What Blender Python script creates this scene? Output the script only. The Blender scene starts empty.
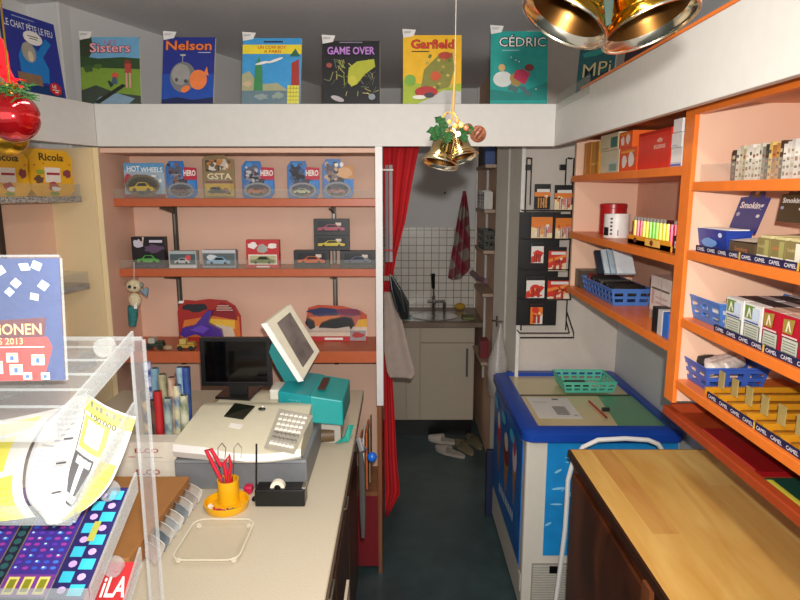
import bpy, bmesh, math, random
from mathutils import Vector, Matrix
random.seed(7)
SC = bpy.context.scene
COL = SC.collection
# ------------------------------------------------------------ camera, light
CAM_H = 1.85
F = 610.0
PITCH = math.atan(108 / 610.0)
cam = bpy.data.cameras.new('camera'); camo = bpy.data.objects.new('camera', cam); COL.objects.link(camo)
camo.location = (0, 0, CAM_H); camo.rotation_euler = (math.pi / 2 - PITCH, 0, 0)
cam.sensor_width = 36; cam.lens = 36 * F / 800; cam.clip_start = .02
SC.camera = camo
W = bpy.data.worlds.new('world'); SC.world = W; W.use_nodes = True
W.node_tree.nodes['Background'].inputs[0].default_value = (1, .96, .92, 1)
W.node_tree.nodes['Background'].inputs[1].default_value = .48
SC.view_settings.view_transform = 'Standard'; SC.view_settings.look = 'None'
SC.view_settings.gamma = 1; SC.view_settings.use_curve_mapping = False
SC.view_settings.exposure = 0.0
def light(kind, name, loc, rot, energy, color, **kw):
    l = bpy.data.lights.new(name, kind); o = bpy.data.objects.new(name, l); COL.objects.link(o)
    o.location = loc; o.rotation_euler = rot; l.energy = energy; l.color = color
    for k, v in kw.items(): setattr(l, k, v)
    return o
# the camera's flash, just above the lens
light('SPOT', 'camera_flash', (.02, -.01, CAM_H + .065), (math.pi / 2 - PITCH, 0, 0), 150, (1, .97, .93),
      spot_size=math.radians(108), spot_blend=1.0, shadow_soft_size=.012)
# area light added behind the camera as ambient fill; no window is built
light('AREA', 'ambient_fill_light', (-.3, -2.2, 1.9), (math.radians(86), 0, 0), 19, (1, .98, .96), shape='RECTANGLE', size=2.6, size_y=1.6)
# tube lamp on the shop ceiling over the counter, behind the camera
light('AREA', 'ceiling_lamp_light', (-.02, .75, 2.60), (0, 0, 0), 13, (1, .92, .82), shape='RECTANGLE', size=.10, size_y=1.2)

# ------------------------------------------------------------ helpers
cp, sp = math.cos(PITCH), math.sin(PITCH)
def ray(px, py):
    u = (px - 400) / F; v = (300 - py) / F
    return Vector((u, cp + v * sp, -sp + v * cp))
C0 = Vector((0, 0, CAM_H))
def PY(px, py, Y): r = ray(px, py); return C0 + r * (Y / r.y)
def PX(px, py, X): r = ray(px, py); return C0 + r * (X / r.x)
def PZ(px, py, Z): r = ray(px, py); return C0 + r * ((Z - CAM_H) / r.z)
def zy(py, Y): return PY(400, py, Y).z
def s2l(c):
    return tuple(((v / 255) / 12.92 if v <= 10 else ((v / 255 + .055) / 1.055) ** 2.4) for v in c)
MATS = {}
def M(rgb, rough=.5, metal=0, noise=.06, scale=30, coat=0, bump=0):
    if isinstance(rgb, str): rgb = tuple(int(rgb[i:i + 2], 16) for i in (0, 2, 4))
    key = (rgb, rough, metal, noise, scale, coat, bump)
    if key in MATS: return MATS[key]
    m = bpy.data.materials.new('paint_%02x%02x%02x' % rgb); m.use_nodes = True
    nt = m.node_tree; b = nt.nodes['Principled BSDF']; c = s2l(rgb)
    b.inputs['Roughness'].default_value = rough; b.inputs['Metallic'].default_value = metal
    b.inputs['Coat Weight'].default_value = coat
    tc = nt.nodes.new('ShaderNodeTexCoord'); n = nt.nodes.new('ShaderNodeTexNoise'); n.inputs['Scale'].default_value = scale
    n.inputs['Detail'].default_value = 3
    r = nt.nodes.new('ShaderNodeValToRGB')
    r.color_ramp.elements[0].position = .3; r.color_ramp.elements[1].position = .7
    r.color_ramp.elements[0].color = tuple(v * (1 - noise) for v in c) + (1,)
    r.color_ramp.elements[1].color = tuple(min(1, v * (1 + noise)) for v in c) + (1,)
    nt.links.new(tc.outputs['Object'], n.inputs['Vector']); nt.links.new(n.outputs['Fac'], r.inputs['Fac'])
    nt.links.new(r.outputs['Color'], b.inputs['Base Color'])
    if bump:
        bp = nt.nodes.new('ShaderNodeBump'); bp.inputs['Strength'].default_value = bump; bp.inputs['Distance'].default_value = .002
        nt.links.new(n.outputs['Fac'], bp.inputs['Height']); nt.links.new(bp.outputs['Normal'], b.inputs['Normal'])
    MATS[key] = m
    return m
def wood(name, c1, c2, axis=(1, 12, 12), rough=.35, scale=3.0):
    if name in MATS: return MATS[name]
    m = bpy.data.materials.new(name); m.use_nodes = True; nt = m.node_tree; b = nt.nodes['Principled BSDF']
    b.inputs['Roughness'].default_value = rough
    tc = nt.nodes.new('ShaderNodeTexCoord'); mp = nt.nodes.new('ShaderNodeMapping'); mp.inputs['Scale'].default_value = axis
    n = nt.nodes.new('ShaderNodeTexNoise'); n.inputs['Scale'].default_value = scale; n.inputs['Detail'].default_value = 6; n.inputs['Distortion'].default_value = .6
    r = nt.nodes.new('ShaderNodeValToRGB'); r.color_ramp.elements[0].position = .32; r.color_ramp.elements[1].position = .68
    r.color_ramp.elements[0].color = s2l(c1) + (1,); r.color_ramp.elements[1].color = s2l(c2) + (1,)
    for a, bb in ((tc.outputs['Object'], mp.inputs['Vector']), (mp.outputs['Vector'], n.inputs['Vector']), (n.outputs['Fac'], r.inputs['Fac']), (r.outputs['Color'], b.inputs['Base Color'])): nt.links.new(a, bb)
    MATS[name] = m
    return m
def clearm(name, tint, gloss=.12, rough=.05, alpha=.12):
    """thin clear plastic: transparent sheet with a tinted, glossy surface"""
    if name in MATS: return MATS[name]
    m = bpy.data.materials.new(name); m.use_nodes = True; nt = m.node_tree
    for n in list(nt.nodes): nt.nodes.remove(n)
    out = nt.nodes.new('ShaderNodeOutputMaterial'); mix = nt.nodes.new('ShaderNodeMixShader'); t = nt.nodes.new('ShaderNodeBsdfTransparent')
    p = nt.nodes.new('ShaderNodeBsdfPrincipled'); p.inputs['Base Color'].default_value = s2l(tint) + (1,); p.inputs['Roughness'].default_value = rough
    lw = nt.nodes.new('ShaderNodeLayerWeight'); lw.inputs['Blend'].default_value = .35
    mm = nt.nodes.new('ShaderNodeMath'); mm.operation = 'MULTIPLY_ADD'; mm.inputs[1].default_value = gloss * 3; mm.inputs[2].default_value = alpha
    nz = nt.nodes.new('ShaderNodeTexNoise'); nz.inputs['Scale'].default_value = 40
    m2 = nt.nodes.new('ShaderNodeMath'); m2.operation = 'MULTIPLY'; m2.use_clamp = True
    m3 = nt.nodes.new('ShaderNodeMath'); m3.operation = 'ADD'; m3.inputs[1].default_value = .5
    nt.links.new(lw.outputs['Facing'], mm.inputs[0]); nt.links.new(nz.outputs['Fac'], m3.inputs[0])
    nt.links.new(mm.outputs[0], m2.inputs[0]); nt.links.new(m3.outputs[0], m2.inputs[1])
    nt.links.new(m2.outputs[0], mix.inputs['Fac']); nt.links.new(t.outputs[0], mix.inputs[1]); nt.links.new(p.outputs[0], mix.inputs[2])
    nt.links.new(mix.outputs[0], out.inputs['Surface'])
    MATS[name] = m
    return m
def gridm(name, base, line, size, width, rough=.3, vec='Object'):
    if name in MATS: return MATS[name]
    m = bpy.data.materials.new(name); m.use_nodes = True; nt = m.node_tree; b = nt.nodes['Principled BSDF']; b.inputs['Roughness'].default_value = rough
    tc = nt.nodes.new('ShaderNodeTexCoord'); mp = nt.nodes.new('ShaderNodeMapping'); mp.inputs['Rotation'].default_value = (math.pi / 2, 0, 0)
    br = nt.nodes.new('ShaderNodeTexBrick'); br.offset = 0; br.inputs['Scale'].default_value = 1
    br.inputs['Brick Width'].default_value = size; br.inputs['Row Height'].default_value = size; br.inputs['Mortar Size'].default_value = width
    br.inputs['Color1'].default_value = s2l(base) + (1,); br.inputs['Color2'].default_value = s2l(tuple(int(v * .95) for v in base)) + (1,); br.inputs['Mortar'].default_value = s2l(line) + (1,)
    nt.links.new(tc.outputs['Object'], mp.inputs['Vector']); nt.links.new(mp.outputs['Vector'], br.inputs['Vector']); nt.links.new(br.outputs['Color'], b.inputs['Base Color'])
    MATS[name] = m
    return m
def speckm(name, c1, c2, scale, rough=.5, stretch=(1, 1, 1), p0=.45, p1=.55):
    if name in MATS: return MATS[name]
    m = bpy.data.materials.new(name); m.use_nodes = True; nt = m.node_tree; b = nt.nodes['Principled BSDF']; b.inputs['Roughness'].default_value = rough
    tc = nt.nodes.new('ShaderNodeTexCoord'); mp = nt.nodes.new('ShaderNodeMapping'); mp.inputs['Scale'].default_value = stretch
    n = nt.nodes.new('ShaderNodeTexNoise'); n.inputs['Scale'].default_value = scale; n.inputs['Detail'].default_value = 2
    r = nt.nodes.new('ShaderNodeValToRGB'); r.color_ramp.elements[0].position = p0; r.color_ramp.elements[1].position = p1
    r.color_ramp.elements[0].color = s2l(c1) + (1,); r.color_ramp.elements[1].color = s2l(c2) + (1,)
    for a, bb in ((tc.outputs['Object'], mp.inputs['Vector']), (mp.outputs['Vector'], n.inputs['Vector']), (n.outputs['Fac'], r.inputs['Fac']), (r.outputs['Color'], b.inputs['Base Color'])): nt.links.new(a, bb)
    MATS[name] = m
    return m
GLY = {}
def glyphs(s, bold=0):
    k = (s, bold)
    if k not in GLY:
        cu = bpy.data.curves.new('lettering', 'FONT'); cu.body = s; cu.size = 1; cu.resolution_u = 2; cu.offset = bold
        cu.align_x = 'LEFT'
        o = bpy.data.objects.new('lettering', cu); me = bpy.data.meshes.new_from_object(o)
        vs = [v.co.copy() for v in me.vertices]; fs = [tuple(p.vertices) for p in me.polygons]
        bpy.data.objects.remove(o); bpy.data.meshes.remove(me); bpy.data.curves.remove(cu)
        if vs:
            x0 = min(v.x for v in vs); x1 = max(v.x for v in vs); y0 = min(v.y for v in vs); y1 = max(v.y for v in vs)
        else: x0 = y0 = 0; x1 = y1 = 1
        GLY[k] = (vs, fs, x0, x1, y0, y1)
    return GLY[k]
class MB:
    def __init__(s): s.v = []; s.f = []; s.m = []; s.mats = []
    def mi(s, m):
        if m not in s.mats: s.mats.append(m)
        return s.mats.index(m)
    def add(s, vs, fs, m):
        o = len(s.v); i = s.mi(m); s.v += [Vector(v) for v in vs]
        for f in fs: s.f.append(tuple(o + k for k in f)); s.m.append(i)
    def box(s, x0, x1, y0, y1, z0, z1, m, T=None):
        vs = [Vector((x, y, z)) for x in (x0, x1) for y in (y0, y1) for z in (z0, z1)]
        if T: vs = [T @ v for v in vs]
        s.add(vs, [(0, 1, 3, 2), (4, 6, 7, 5), (0, 4, 5, 1), (2, 3, 7, 6), (0, 2, 6, 4), (1, 5, 7, 3)], m)
    def hexa(s, b, t, m):
        """solid between bottom quad b and top quad t"""
        s.add(list(b) + list(t), [(3, 2, 1, 0), (4, 5, 6, 7), (0, 1, 5, 4), (1, 2, 6, 5), (2, 3, 7, 6), (3, 0, 4, 7)], m)
    def prism(s, pts, d, m, T=None):
        """polygon pts (3d) swept by d"""
        n = len(pts); a = [Vector(p) for p in pts]; b = [p + Vector(d) for p in a]; vs = a + b
        if T: vs = [T @ v for v in vs]
        s.add(vs, [tuple(range(n))[::-1], tuple(range(n, 2 * n))] + [(i, (i + 1) % n, n + (i + 1) % n, n + i) for i in range(n)], m)
    def poly(s, pts, m): s.add(pts, [tuple(range(len(pts)))], m)
    def tube(s, path, r, m, seg=8, closed=False, caps=True):
        path = [Vector(p) for p in path]; n = len(path); vs = []; up = None
        rs = r if isinstance(r, (list, tuple)) else [r] * n
        for i in range(n):
            if closed: t = path[(i + 1) % n] - path[i - 1]
            else: t = path[min(i + 1, n - 1)] - path[max(i - 1, 0)]
            if t.length < 1e-9: t = Vector((0, 0, 1))
            t.normalize()
            if up is None: up = Vector((0, 0, 1)) if abs(t.z) < .9 else Vector((1, 0, 0))
            a = up - t * up.dot(t)
            if a.length < 1e-4: a = t.orthogonal()
            a.normalize(); b = t.cross(a); up = a
            vs += [path[i] + (a * math.cos(k * 2 * math.pi / seg) + b * math.sin(k * 2 * math.pi / seg)) * rs[i] for k in range(seg)]
        fs = []
        for i in range(n if closed else n - 1):
            j = (i + 1) % n
            fs += [(i * seg + k, i * seg + (k + 1) % seg, j * seg + (k + 1) % seg, j * seg + k) for k in range(seg)]
        if caps and not closed: fs += [tuple(range(seg))[::-1], tuple((n - 1) * seg + k for k in range(seg))]
        s.add(vs, fs, m)
    def lathe(s, prof, m, T=None, seg=24, caps=False):
        """prof [(r,z)], about local z"""
        vs = [Vector((r * math.cos(k * 2 * math.pi / seg), r * math.sin(k * 2 * math.pi / seg), z)) for r, z in prof for k in range(seg)]
        if T: vs = [T @ v for v in vs]
        n = len(prof)
        fs = [(i * seg + k, i * seg + (k + 1) % seg, (i + 1) * seg + (k + 1) % seg, (i + 1) * seg + k) for i in range(n - 1) for k in range(seg)]
        if caps: fs += [tuple(range(seg))[::-1], tuple((n - 1) * seg + k for k in range(seg))]
        s.add(vs, fs, m)
    def ball(s, c, r, m, sc=(1, 1, 1), seg=14, rings=9, jit=0):
        vs = []; c = Vector(c)
        for i in range(rings + 1):
            a = math.pi * i / rings
            for k in range(seg):
                b = 2 * math.pi * k / seg; q = 1 + random.uniform(-jit, jit)
                vs.append(c + Vector((r * sc[0] * math.sin(a) * math.cos(b), r * sc[1] * math.sin(a) * math.sin(b), r * sc[2] * math.cos(a))) * q)
        fs = [(i * seg + k, i * seg + (k + 1) % seg, (i + 1) * seg + (k + 1) % seg, (i + 1) * seg + k) for i in range(rings) for k in range(seg)]
        s.add(vs, fs, m)
    def build(s, name, parent=None, bevel=0, smooth=False, world=True, kind=None):
        me = bpy.data.meshes.new(name)
        off = Vector((0, 0, 0))
        if world:
            if parent is not None:
                off = Vector(parent.location); q = parent.parent
                while q is not None: off += Vector(q.location); q = q.parent
            else:
                xs = [v.x for v in s.v]; ys = [v.y for v in s.v]; zs = [v.z for v in s.v]
                off = Vector(((min(xs) + max(xs)) / 2, (min(ys) + max(ys)) / 2, min(zs)))
        me.from_pydata([v - off for v in s.v], [], s.f); me.update()
        for mm in s.mats: me.materials.append(mm)
        for p, i in zip(me.polygons, s.m): p.material_index = i
        bm = bmesh.new(); bm.from_mesh(me); bmesh.ops.remove_doubles(bm, verts=bm.verts, dist=1e-6)
        bmesh.ops.recalc_face_normals(bm, faces=bm.faces); bm.to_mesh(me); bm.free()
        if smooth:
            me.shade_smooth()
            me.set_sharp_from_angle(angle=math.radians(40))
        o = bpy.data.objects.new(name, me); COL.objects.link(o)
        if parent is not None: o.parent = parent
        elif world: o.location = off
        if bevel:
            bv = o.modifiers.new('bevel', 'BEVEL'); bv.width = bevel; bv.segments = 2; bv.limit_method = 'ANGLE'; bv.angle_limit = math.radians(50)
        if kind: o['kind'] = kind
        return o
class Fr:
    """a flat printed face: origin o, unit axes u (right) and v (up); coordinates in units (w,h)"""
    def __init__(s, mb, o, u, v, w, h, flip=False):
        s.mb = mb; s.o = Vector(o); s.u = Vector(u).normalized(); s.v = Vector(v).normalized(); s.n = s.u.cross(s.v); s.w = w; s.h = h; s.l = 1
    def P(s, x, y, l=None):
        return s.o + s.u * x * s.w + s.v * y * s.h + s.n * (.00025 * (s.l if l is None else l))
    def poly(s, pts, m): s.mb.poly([s.P(*p) for p in pts], m); s.l += 1
    def rect(s, x0, y0, x1, y1, m): s.poly([(x0, y0), (x1, y0), (x1, y1), (x0, y1)], m)
    def ell(s, cx, cy, rx, ry, m, seg=14, rot=0, jit=0):
        pts = []
        for k in range(seg):
            a = 2 * math.pi * k / seg; q = 1 + random.uniform(-jit, jit); x = rx * math.cos(a) * q; y = ry * math.sin(a) * q
            pts.append((cx + x * math.cos(rot) - y * math.sin(rot), cy + x * math.sin(rot) + y * math.cos(rot)))
        s.poly(pts, m)
    def text(s, t, x0, y0, x1, y1, m, bold=0, arch=0):
        vs, fs, a, b, c, d = glyphs(t, bold)
        if not vs: return
        out = []
        for v in vs:
            fx = (v.x - a) / max(b - a, 1e-6); fy = (v.y - c) / max(d - c, 1e-6)
            out.append(s.P(x0 + fx * (x1 - x0), y0 + fy * (y1 - y0) + arch * math.sin(fx * math.pi)))
        s.mb.add(out, fs, m); s.l += 1
def clut(f, x0, y0, x1, y1, n, cols, seed=1, size=.12):
    rr = random.Random(seed)
    for k in range(n):
        sx = rr.uniform(.4, 1) * size; sy = rr.uniform(.25, .8) * size; cx = rr.uniform(x0 + sx, x1 - sx); cy = rr.uniform(y0 + sy, y1 - sy); a0 = rr.uniform(0, 3)
        f.poly([(cx + sx * rr.uniform(.6, 1) * math.cos(a0 + q * 1.047), cy + sy * rr.uniform(.6, 1) * math.sin(a0 + q * 1.047)) for q in range(6)], M(rr.choice(cols)))
def tag(o, label, cat, group=None, kind=None):
    o['label'] = label; o['category'] = cat
    if group: o['group'] = group
    if kind: o['kind'] = kind
    return o
def thing(name, loc, label, cat, group=None):
    o = bpy.data.objects.new(name, None); o.empty_display_size = .05; COL.objects.link(o); o.location = loc
    return tag(o, label, cat, group)
def dup(root, loc, label, group=None):
    r = root.copy(); COL.objects.link(r); r.location = loc; r['label'] = label
    if group: r['group'] = group
    for ch in [c for c in bpy.data.objects if c.parent == root]:
        c = ch.copy(); COL.objects.link(c); c.parent = r
        for g in [q for q in bpy.data.objects if q.parent == ch]:
            d = g.copy(); COL.objects.link(d); d.parent = c
    return r
def struct(mb, name, **k): return mb.build(name, kind='structure', **k)
def UV(a, b): return (Vector(b) - Vector(a)).normalized()

# ------------------------------------------------------------ palette
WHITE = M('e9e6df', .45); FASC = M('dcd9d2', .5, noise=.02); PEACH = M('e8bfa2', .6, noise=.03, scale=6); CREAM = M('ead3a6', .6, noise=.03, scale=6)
ORANGE = M('ee7c2c', .35, noise=.05); ORANGE2 = M('bd5f36', .4, noise=.05); PEACHB = M('e2baa2', .6, noise=.03, scale=6); BLACK = M('0c0c0d', .4); GREY = M('8b8b88', .5)  # PEACHB: same paint as PEACH, which is lightened for the strongly lit right shelves
LGREY = M('c6c4bf', .5); DKMETAL = M('4a443f', .4, .6); CLEAR = clearm('clear_acrylic', (225, 228, 230), .08, .06, .035)
CLEARE = clearm('clear_acrylic_edge', (215, 222, 222), .14, .1, .16); GLASSLIP = clearm('clear_shelf_lip', (205, 205, 190), .05, .1, .10)
RED = M('b5161b', .5); BLUE = M('2a5fc0', .4); NAVY = M('232a63', .45); YEL = M('f2c11c', .45); GREEN = M('3d8a3a', .5); PINK = M('e45a8a', .4)
CHROME = M('c9c9c9', .15, 1.0, 0); TEAL = M('1d9a98', .42, noise=.03)
# ============================================================ STRUCTURE
CEIL = 2.65
def wall(name, pts, h0, h1, th, m, side=1):
    """vertical slab through plan points"""
    b = MB(); a, c = Vector(pts[0] + (0,)), Vector(pts[1] + (0,)); d = (c - a).normalized(); n = Vector((-d.y, d.x, 0)) * th * side
    q = [a, c, c + n, a + n]
    b.hexa([v + Vector((0, 0, h0)) for v in q], [v + Vector((0, 0, h1)) for v in q], m); return struct(b, name)
FLOORM = speckm('floor_lino', (52, 68, 70), (64, 82, 84), 9, .32, p0=.3, p1=.7)
b = MB(); b.box(-3.2, 2.2, -2.6, 5.1, -.05, 0, FLOORM); struct(b, 'floor')
b = MB(); b.box(-3.2, 2.2, -.2, 5.1, CEIL, CEIL + .05, M('dcdcde', .8, noise=.02)); struct(b, 'ceiling')
WALLM = M('e0dfdd', .75, noise=.02, scale=5)
wall('wall_left', ((-1.47, 2.79), (-.60, 4.94)), 0, CEIL, .08, WALLM, 1)
wall('wall_corner', ((-1.68, 2.84), (-1.46, 2.79)), 0, CEIL, .06, WALLM, 1)
wall('wall_front_left', ((-1.62 - .254 * 1.8, 2.83 - .967 * 1.8), (-1.62, 2.83)), 0, CEIL, .08, WALLM, 1)
# kitchen back wall: painted above, tiled below
b = MB(); b.box(-.75, .78, 5.0, 5.08, 0, CEIL, WALLM); struct(b, 'wall_kitchen')
b = MB(); b.box(-.60, .62, 4.988, 5.0, .80, 1.565, gridm('white_wall_tiles', (226, 220, 208), (120, 112, 104), .062, .0028, .25)); struct(b, 'trim_1')
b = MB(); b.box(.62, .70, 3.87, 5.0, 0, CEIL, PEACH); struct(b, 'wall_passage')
b = MB(); b.box(.608, .619, 4.95, 4.987, .91, CEIL, WHITE); struct(b, 'trim_2')
b = MB(); b.box(.635, 1.30, 3.265, 3.34, 0, CEIL, M('dcd0c4', .7, noise=.02)); struct(b, 'wall_end')
b = MB(); b.box(1.19, 1.27, -.4, 3.264, 0, CEIL, M('cfd0d0', .7, noise=.02)); struct(b, 'wall_right')
# door leaf folded back into the passage
LEAF = M('b4aca0', .45, noise=.03)
d = MB()
def fold(x0, y0, x1, y1, th=.02):
    n_ = Vector((y1 - y0, -(x1 - x0), 0)).normalized() * th; q = [Vector((x0, y0, .01)), Vector((x1, y1, .01)), Vector((x1, y1, .01)) + n_, Vector((x0, y0, .01)) + n_]; d.hexa(q, [v + Vector((0, 0, 2.2)) for v in q], LEAF)
fold(.622, 3.205, .582, 3.295); fold(.578, 3.305, .530, 3.41); d.tube([(.578, 3.298, .02), (.578, 3.298, 2.2)], .006, M('b8b2a8', .4), 8); dr = struct(d, 'door_1')
e = MB(); e.box(.622, .640, 3.186, 3.20, 0, 2.2, WHITE); e.build('door_edge_strip', dr)
h = MB(); hz = zy(320, 3.36); h.tube([(.565, 3.37, hz), (.54, 3.33, hz)], .006, CHROME); h.tube([(.515, 3.345, hz), (.575, 3.315, hz)], .005, CHROME); h.tube([(.54, 3.33, hz - .03), (.54, 3.33, hz + .03)], .005, CHROME); h.build('door_handle', dr)

# ============================================================ WHITE FASCIA (all round the top of the shelving)
FB = MB(); FZ0, FZ1 = 2.045, 2.222
dl = Vector((-math.sin(math.radians(14.7)), -math.cos(math.radians(14.7)), 0))   # direction of the slanting left bay, towards the shop
A = Vector((-1.312, 2.72, 0)); Bp = A + dl * 1.6; nl = Vector((-dl.y, dl.x, 0)) * -1   # normal pointing left/back
nl = Vector((-math.cos(math.radians(14.7)), math.sin(math.radians(14.7)), 0))
def fasc(name, q, label):
    f = MB(); f.hexa([Vector((v[0], v[1], FZ0)) for v in q], [Vector((v[0], v[1], FZ1)) for v in q], FASC); o = f.build(name, bevel=.0015); return o
o = fasc('fascia_board', [A, (.67, 2.72), (.67, 2.74), (-1.312, 2.74)], ''); tag(o, 'long white fascia board across the back above the toy shelves and doorway', 'fascia board', None)
o = fasc('fascia_board', [Bp, A, A + nl * .02, Bp + nl * .02], ''); tag(o, 'short white fascia board slanting forward at far left above the yellow tins', 'fascia board')
ft = thing('fascia_board', (.68, 1.0, FZ0), 'wide white fascia board running forward above the right-hand orange shelves', 'fascia board')
f = MB(); f.box(.67, .69, -.3, 2.72, FZ0, FZ1, FASC); f.build('panel', ft, bevel=.0015)
f = MB(); f.box(.6905, 1.18, -.3, 2.70, FZ1 - .03, FZ1, WHITE); f.build('ledge', ft)
f = MB(); f.box(.668, .70, -.3, 2.36, FZ1 + .0002, FZ1 + .008, ORANGE); f.build('orange_edge', ft)
f = MB(); f.box(.667, .6695, 2.25, 2.70, FZ1 - .03, FZ1 + .035, GLASSLIP); f.build('clear_strip', ft)

# ============================================================ BACK SHELF UNIT (toys)
UX0, UX1, UY0, UY1 = -1.312, -.105, 2.725, 3.05
ZS = [zy(198.5, 2.83), zy(269, 2.83), 1.124]; SY = [2.83, 2.83, 2.735]
u = thing('shelf_unit', (-.7, 2.9, 0), 'peach wall shelf unit with three orange shelves holding toy cars', 'shelf unit')
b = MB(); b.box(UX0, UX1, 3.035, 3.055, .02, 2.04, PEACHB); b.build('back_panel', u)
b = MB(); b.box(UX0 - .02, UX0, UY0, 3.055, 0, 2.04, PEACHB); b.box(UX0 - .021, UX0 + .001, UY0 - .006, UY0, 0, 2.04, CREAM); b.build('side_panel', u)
b = MB(); b.box(UX1, UX1 + .018, UY0, 3.055, 0, 2.04, wood('panel_wood', (120, 72, 44), (150, 96, 62), (12, 12, 1))); b.build('side_panel', u)
b = MB(); b.box(-.108, -.077, UY0 - .012, UY0 - .001, .87, 2.044, M('e6e4e2', .4, noise=.02)); b.build('white_trim', u)
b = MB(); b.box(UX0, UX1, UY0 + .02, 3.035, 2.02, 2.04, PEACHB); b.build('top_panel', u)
for i, z in enumerate(ZS):
    b = MB(); b.box(UX0 + .001, UX1 - .001, SY[i], 3.034, z - (.036 if i < 2 else .055), z, ORANGE2); b.build('shelf_board', u, bevel=.002)
    if i < 2:
        b = MB(); b.box(UX0 + .004, UX1 - .004, SY[i] + .004, SY[i] + .006, z, z + .042, GLASSLIP); b.build('shelf_lip', u)
b = MB(); b.box(-.28, UX1, UY0 + .02, 3.03, .40, .42, wood('panel_wood', 0, 0)); b.box(-.24, UX1, UY0 + .015, UY0 + .03, 0.03, .40, M('7d1a22', .5)); b.build('bottom_shelf', u)
for x in (-1.108, -.325):
    for (za, zb) in ((ZS[1] , ZS[0] - .036), (ZS[2], ZS[1] - .036), (.98, ZS[2] - .055)):
        b = MB(); b.box(x - .011, x + .011, 3.02, 3.034, za, zb, DKMETAL); b.box(x - .004, x + .004, 3.0185, 3.0199, za + .01, zb - .01, M('8d8780', .3, .7)); b.build('shelf_upright', u)
for x in (-1.108, -.325):
    for z in (ZS[0] - .036, ZS[1] - .036):
        b = MB(); b.prism([(x - .004, SY[0] + .02, z), (x - .004, 3.02, z), (x - .004, 3.02, z - .04), (x - .004, SY[0] + .02, z - .010)], (.008, 0, 0), DKMETAL); b.build('shelf_bracket', u)
# grey rail beside the white trim
rl = thing('coat_rail', (-.045, 2.78, 1.4), 'narrow grey metal rail with hooks beside the white trim and red curtain', 'rail')
b = MB(); b.box(-.066, -.052, 2.775, 2.787, zy(262, 2.78), zy(165, 2.78), M('5e5c5e', .6)); b.build('upright', rl)
b = MB(); b.box(-.048, -.034, 2.777, 2.785, zy(262, 2.78), zy(165, 2.78), M('8a8486', .6)); b.build('upright', rl)
b = MB(); b.tube([(-.086, 2.77, zy(170, 2.78)), (-.03, 2.77, zy(170, 2.78))], .004, WHITE); b.tube([(-.086, 2.77, zy(250, 2.78)), (-.03, 2.77, zy(250, 2.78))], .004, M('a03030', .4)); b.build('hook', rl)

# ============================================================ LEFT SLANTING BAY
lb = thing('shelf_unit', (-1.55, 2.4, 0), 'slanting cream and peach corner shelf unit at far left with granite-look shelves', 'shelf unit')
def LB(s, t, z):   # s along the front towards the shop, t into the bay
    v = A + dl * s + nl * t; return Vector((v.x, v.y, z))
def lbox(mb, s0, s1, t0, t1, z0, z1, m):
    q = [LB(s0, t0, 0), LB(s1, t0, 0), LB(s1, t1, 0), LB(s0, t1, 0)]
    mb.hexa([v + Vector((0, 0, z0)) for v in q], [v + Vector((0, 0, z1)) for v in q], m)
b = MB(); lbox(b, .0, .018, .022, .26, 0, 2.04, CREAM); b.build('side_panel', lb)
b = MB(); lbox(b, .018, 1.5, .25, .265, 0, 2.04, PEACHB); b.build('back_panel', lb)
GRAN = speckm('granite_laminate', (96, 92, 86), (196, 190, 180), 260, .35)
GZ = [1.832, 1.452]
for z in GZ + [1.10]:
    b = MB(); lbox(b, .06, 1.4, .05, .248, z - .024, z, GRAN); b.build('shelf_board', lb)
    b = MB(); lbox(b, .06, 1.4, .052, .055, z, z + .052, GLASSLIP); lbox(b, .06, .063, .055, .248, z, z + .052, GLASSLIP); b.build('shelf_lip', lb)
b = MB(); lbox(b, .29, .31, .238, .249, 1.476, 1.80, DKMETAL); b.build('shelf_upright', lb)

# ============================================================ RIGHT ORANGE SHELVING
RX, RB = .77, 1.06
PY0, PY1 = 1.628, 1.673      # the divider post
ru = thing('shelf_unit', (.9, 1.8, 1.27), 'large bright orange wall shelf unit on the right holding tobacco goods', 'shelf unit')
ORW = ORANGE
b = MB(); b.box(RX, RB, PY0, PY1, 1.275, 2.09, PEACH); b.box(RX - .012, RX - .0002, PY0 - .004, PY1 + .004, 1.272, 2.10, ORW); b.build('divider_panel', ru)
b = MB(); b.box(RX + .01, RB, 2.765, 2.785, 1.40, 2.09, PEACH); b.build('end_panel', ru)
b = MB(); b.box(RB, RB + .02, .2, 2.785, 1.275, 2.09, M('dcae94', .6, noise=.03)); b.build('back_panel', ru)
b = MB(); b.box(RX + .012, RB, .2, 2.765, 2.075, 2.10, M('d98f5a', .5)); b.box(RX - .012, RX + .01, .2, PY0 - .005, 2.046, 2.10, ORW); b.build('top_board', ru)
LZ = [1.920, 1.675, 1.428]; RZ = [1.876, 1.698, 1.514, 1.340]
for z in LZ:
    b = MB(); b.box(RX - .008, RB - .001, PY1 + .001, 2.764, z - .026, z, ORW); b.build('shelf_board', ru, bevel=.002)
for z in RZ:
    b = MB(); b.box(RX - .008, RB - .001, .2, PY0 - .001, z - .024, z, ORW); b.build('shelf_board', ru, bevel=.002)
b = MB(); b.box(RX + .012, RX + .014, .25, PY0 - .005, RZ[0], RZ[0] + .045, GLASSLIP); b.build('shelf_lip', ru)
b = MB(); b.box(RB + .021, 1.189, 1.3, 1.33, 1.3, 1.9, DKMETAL); b.build('wall_bracket', ru)
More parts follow.
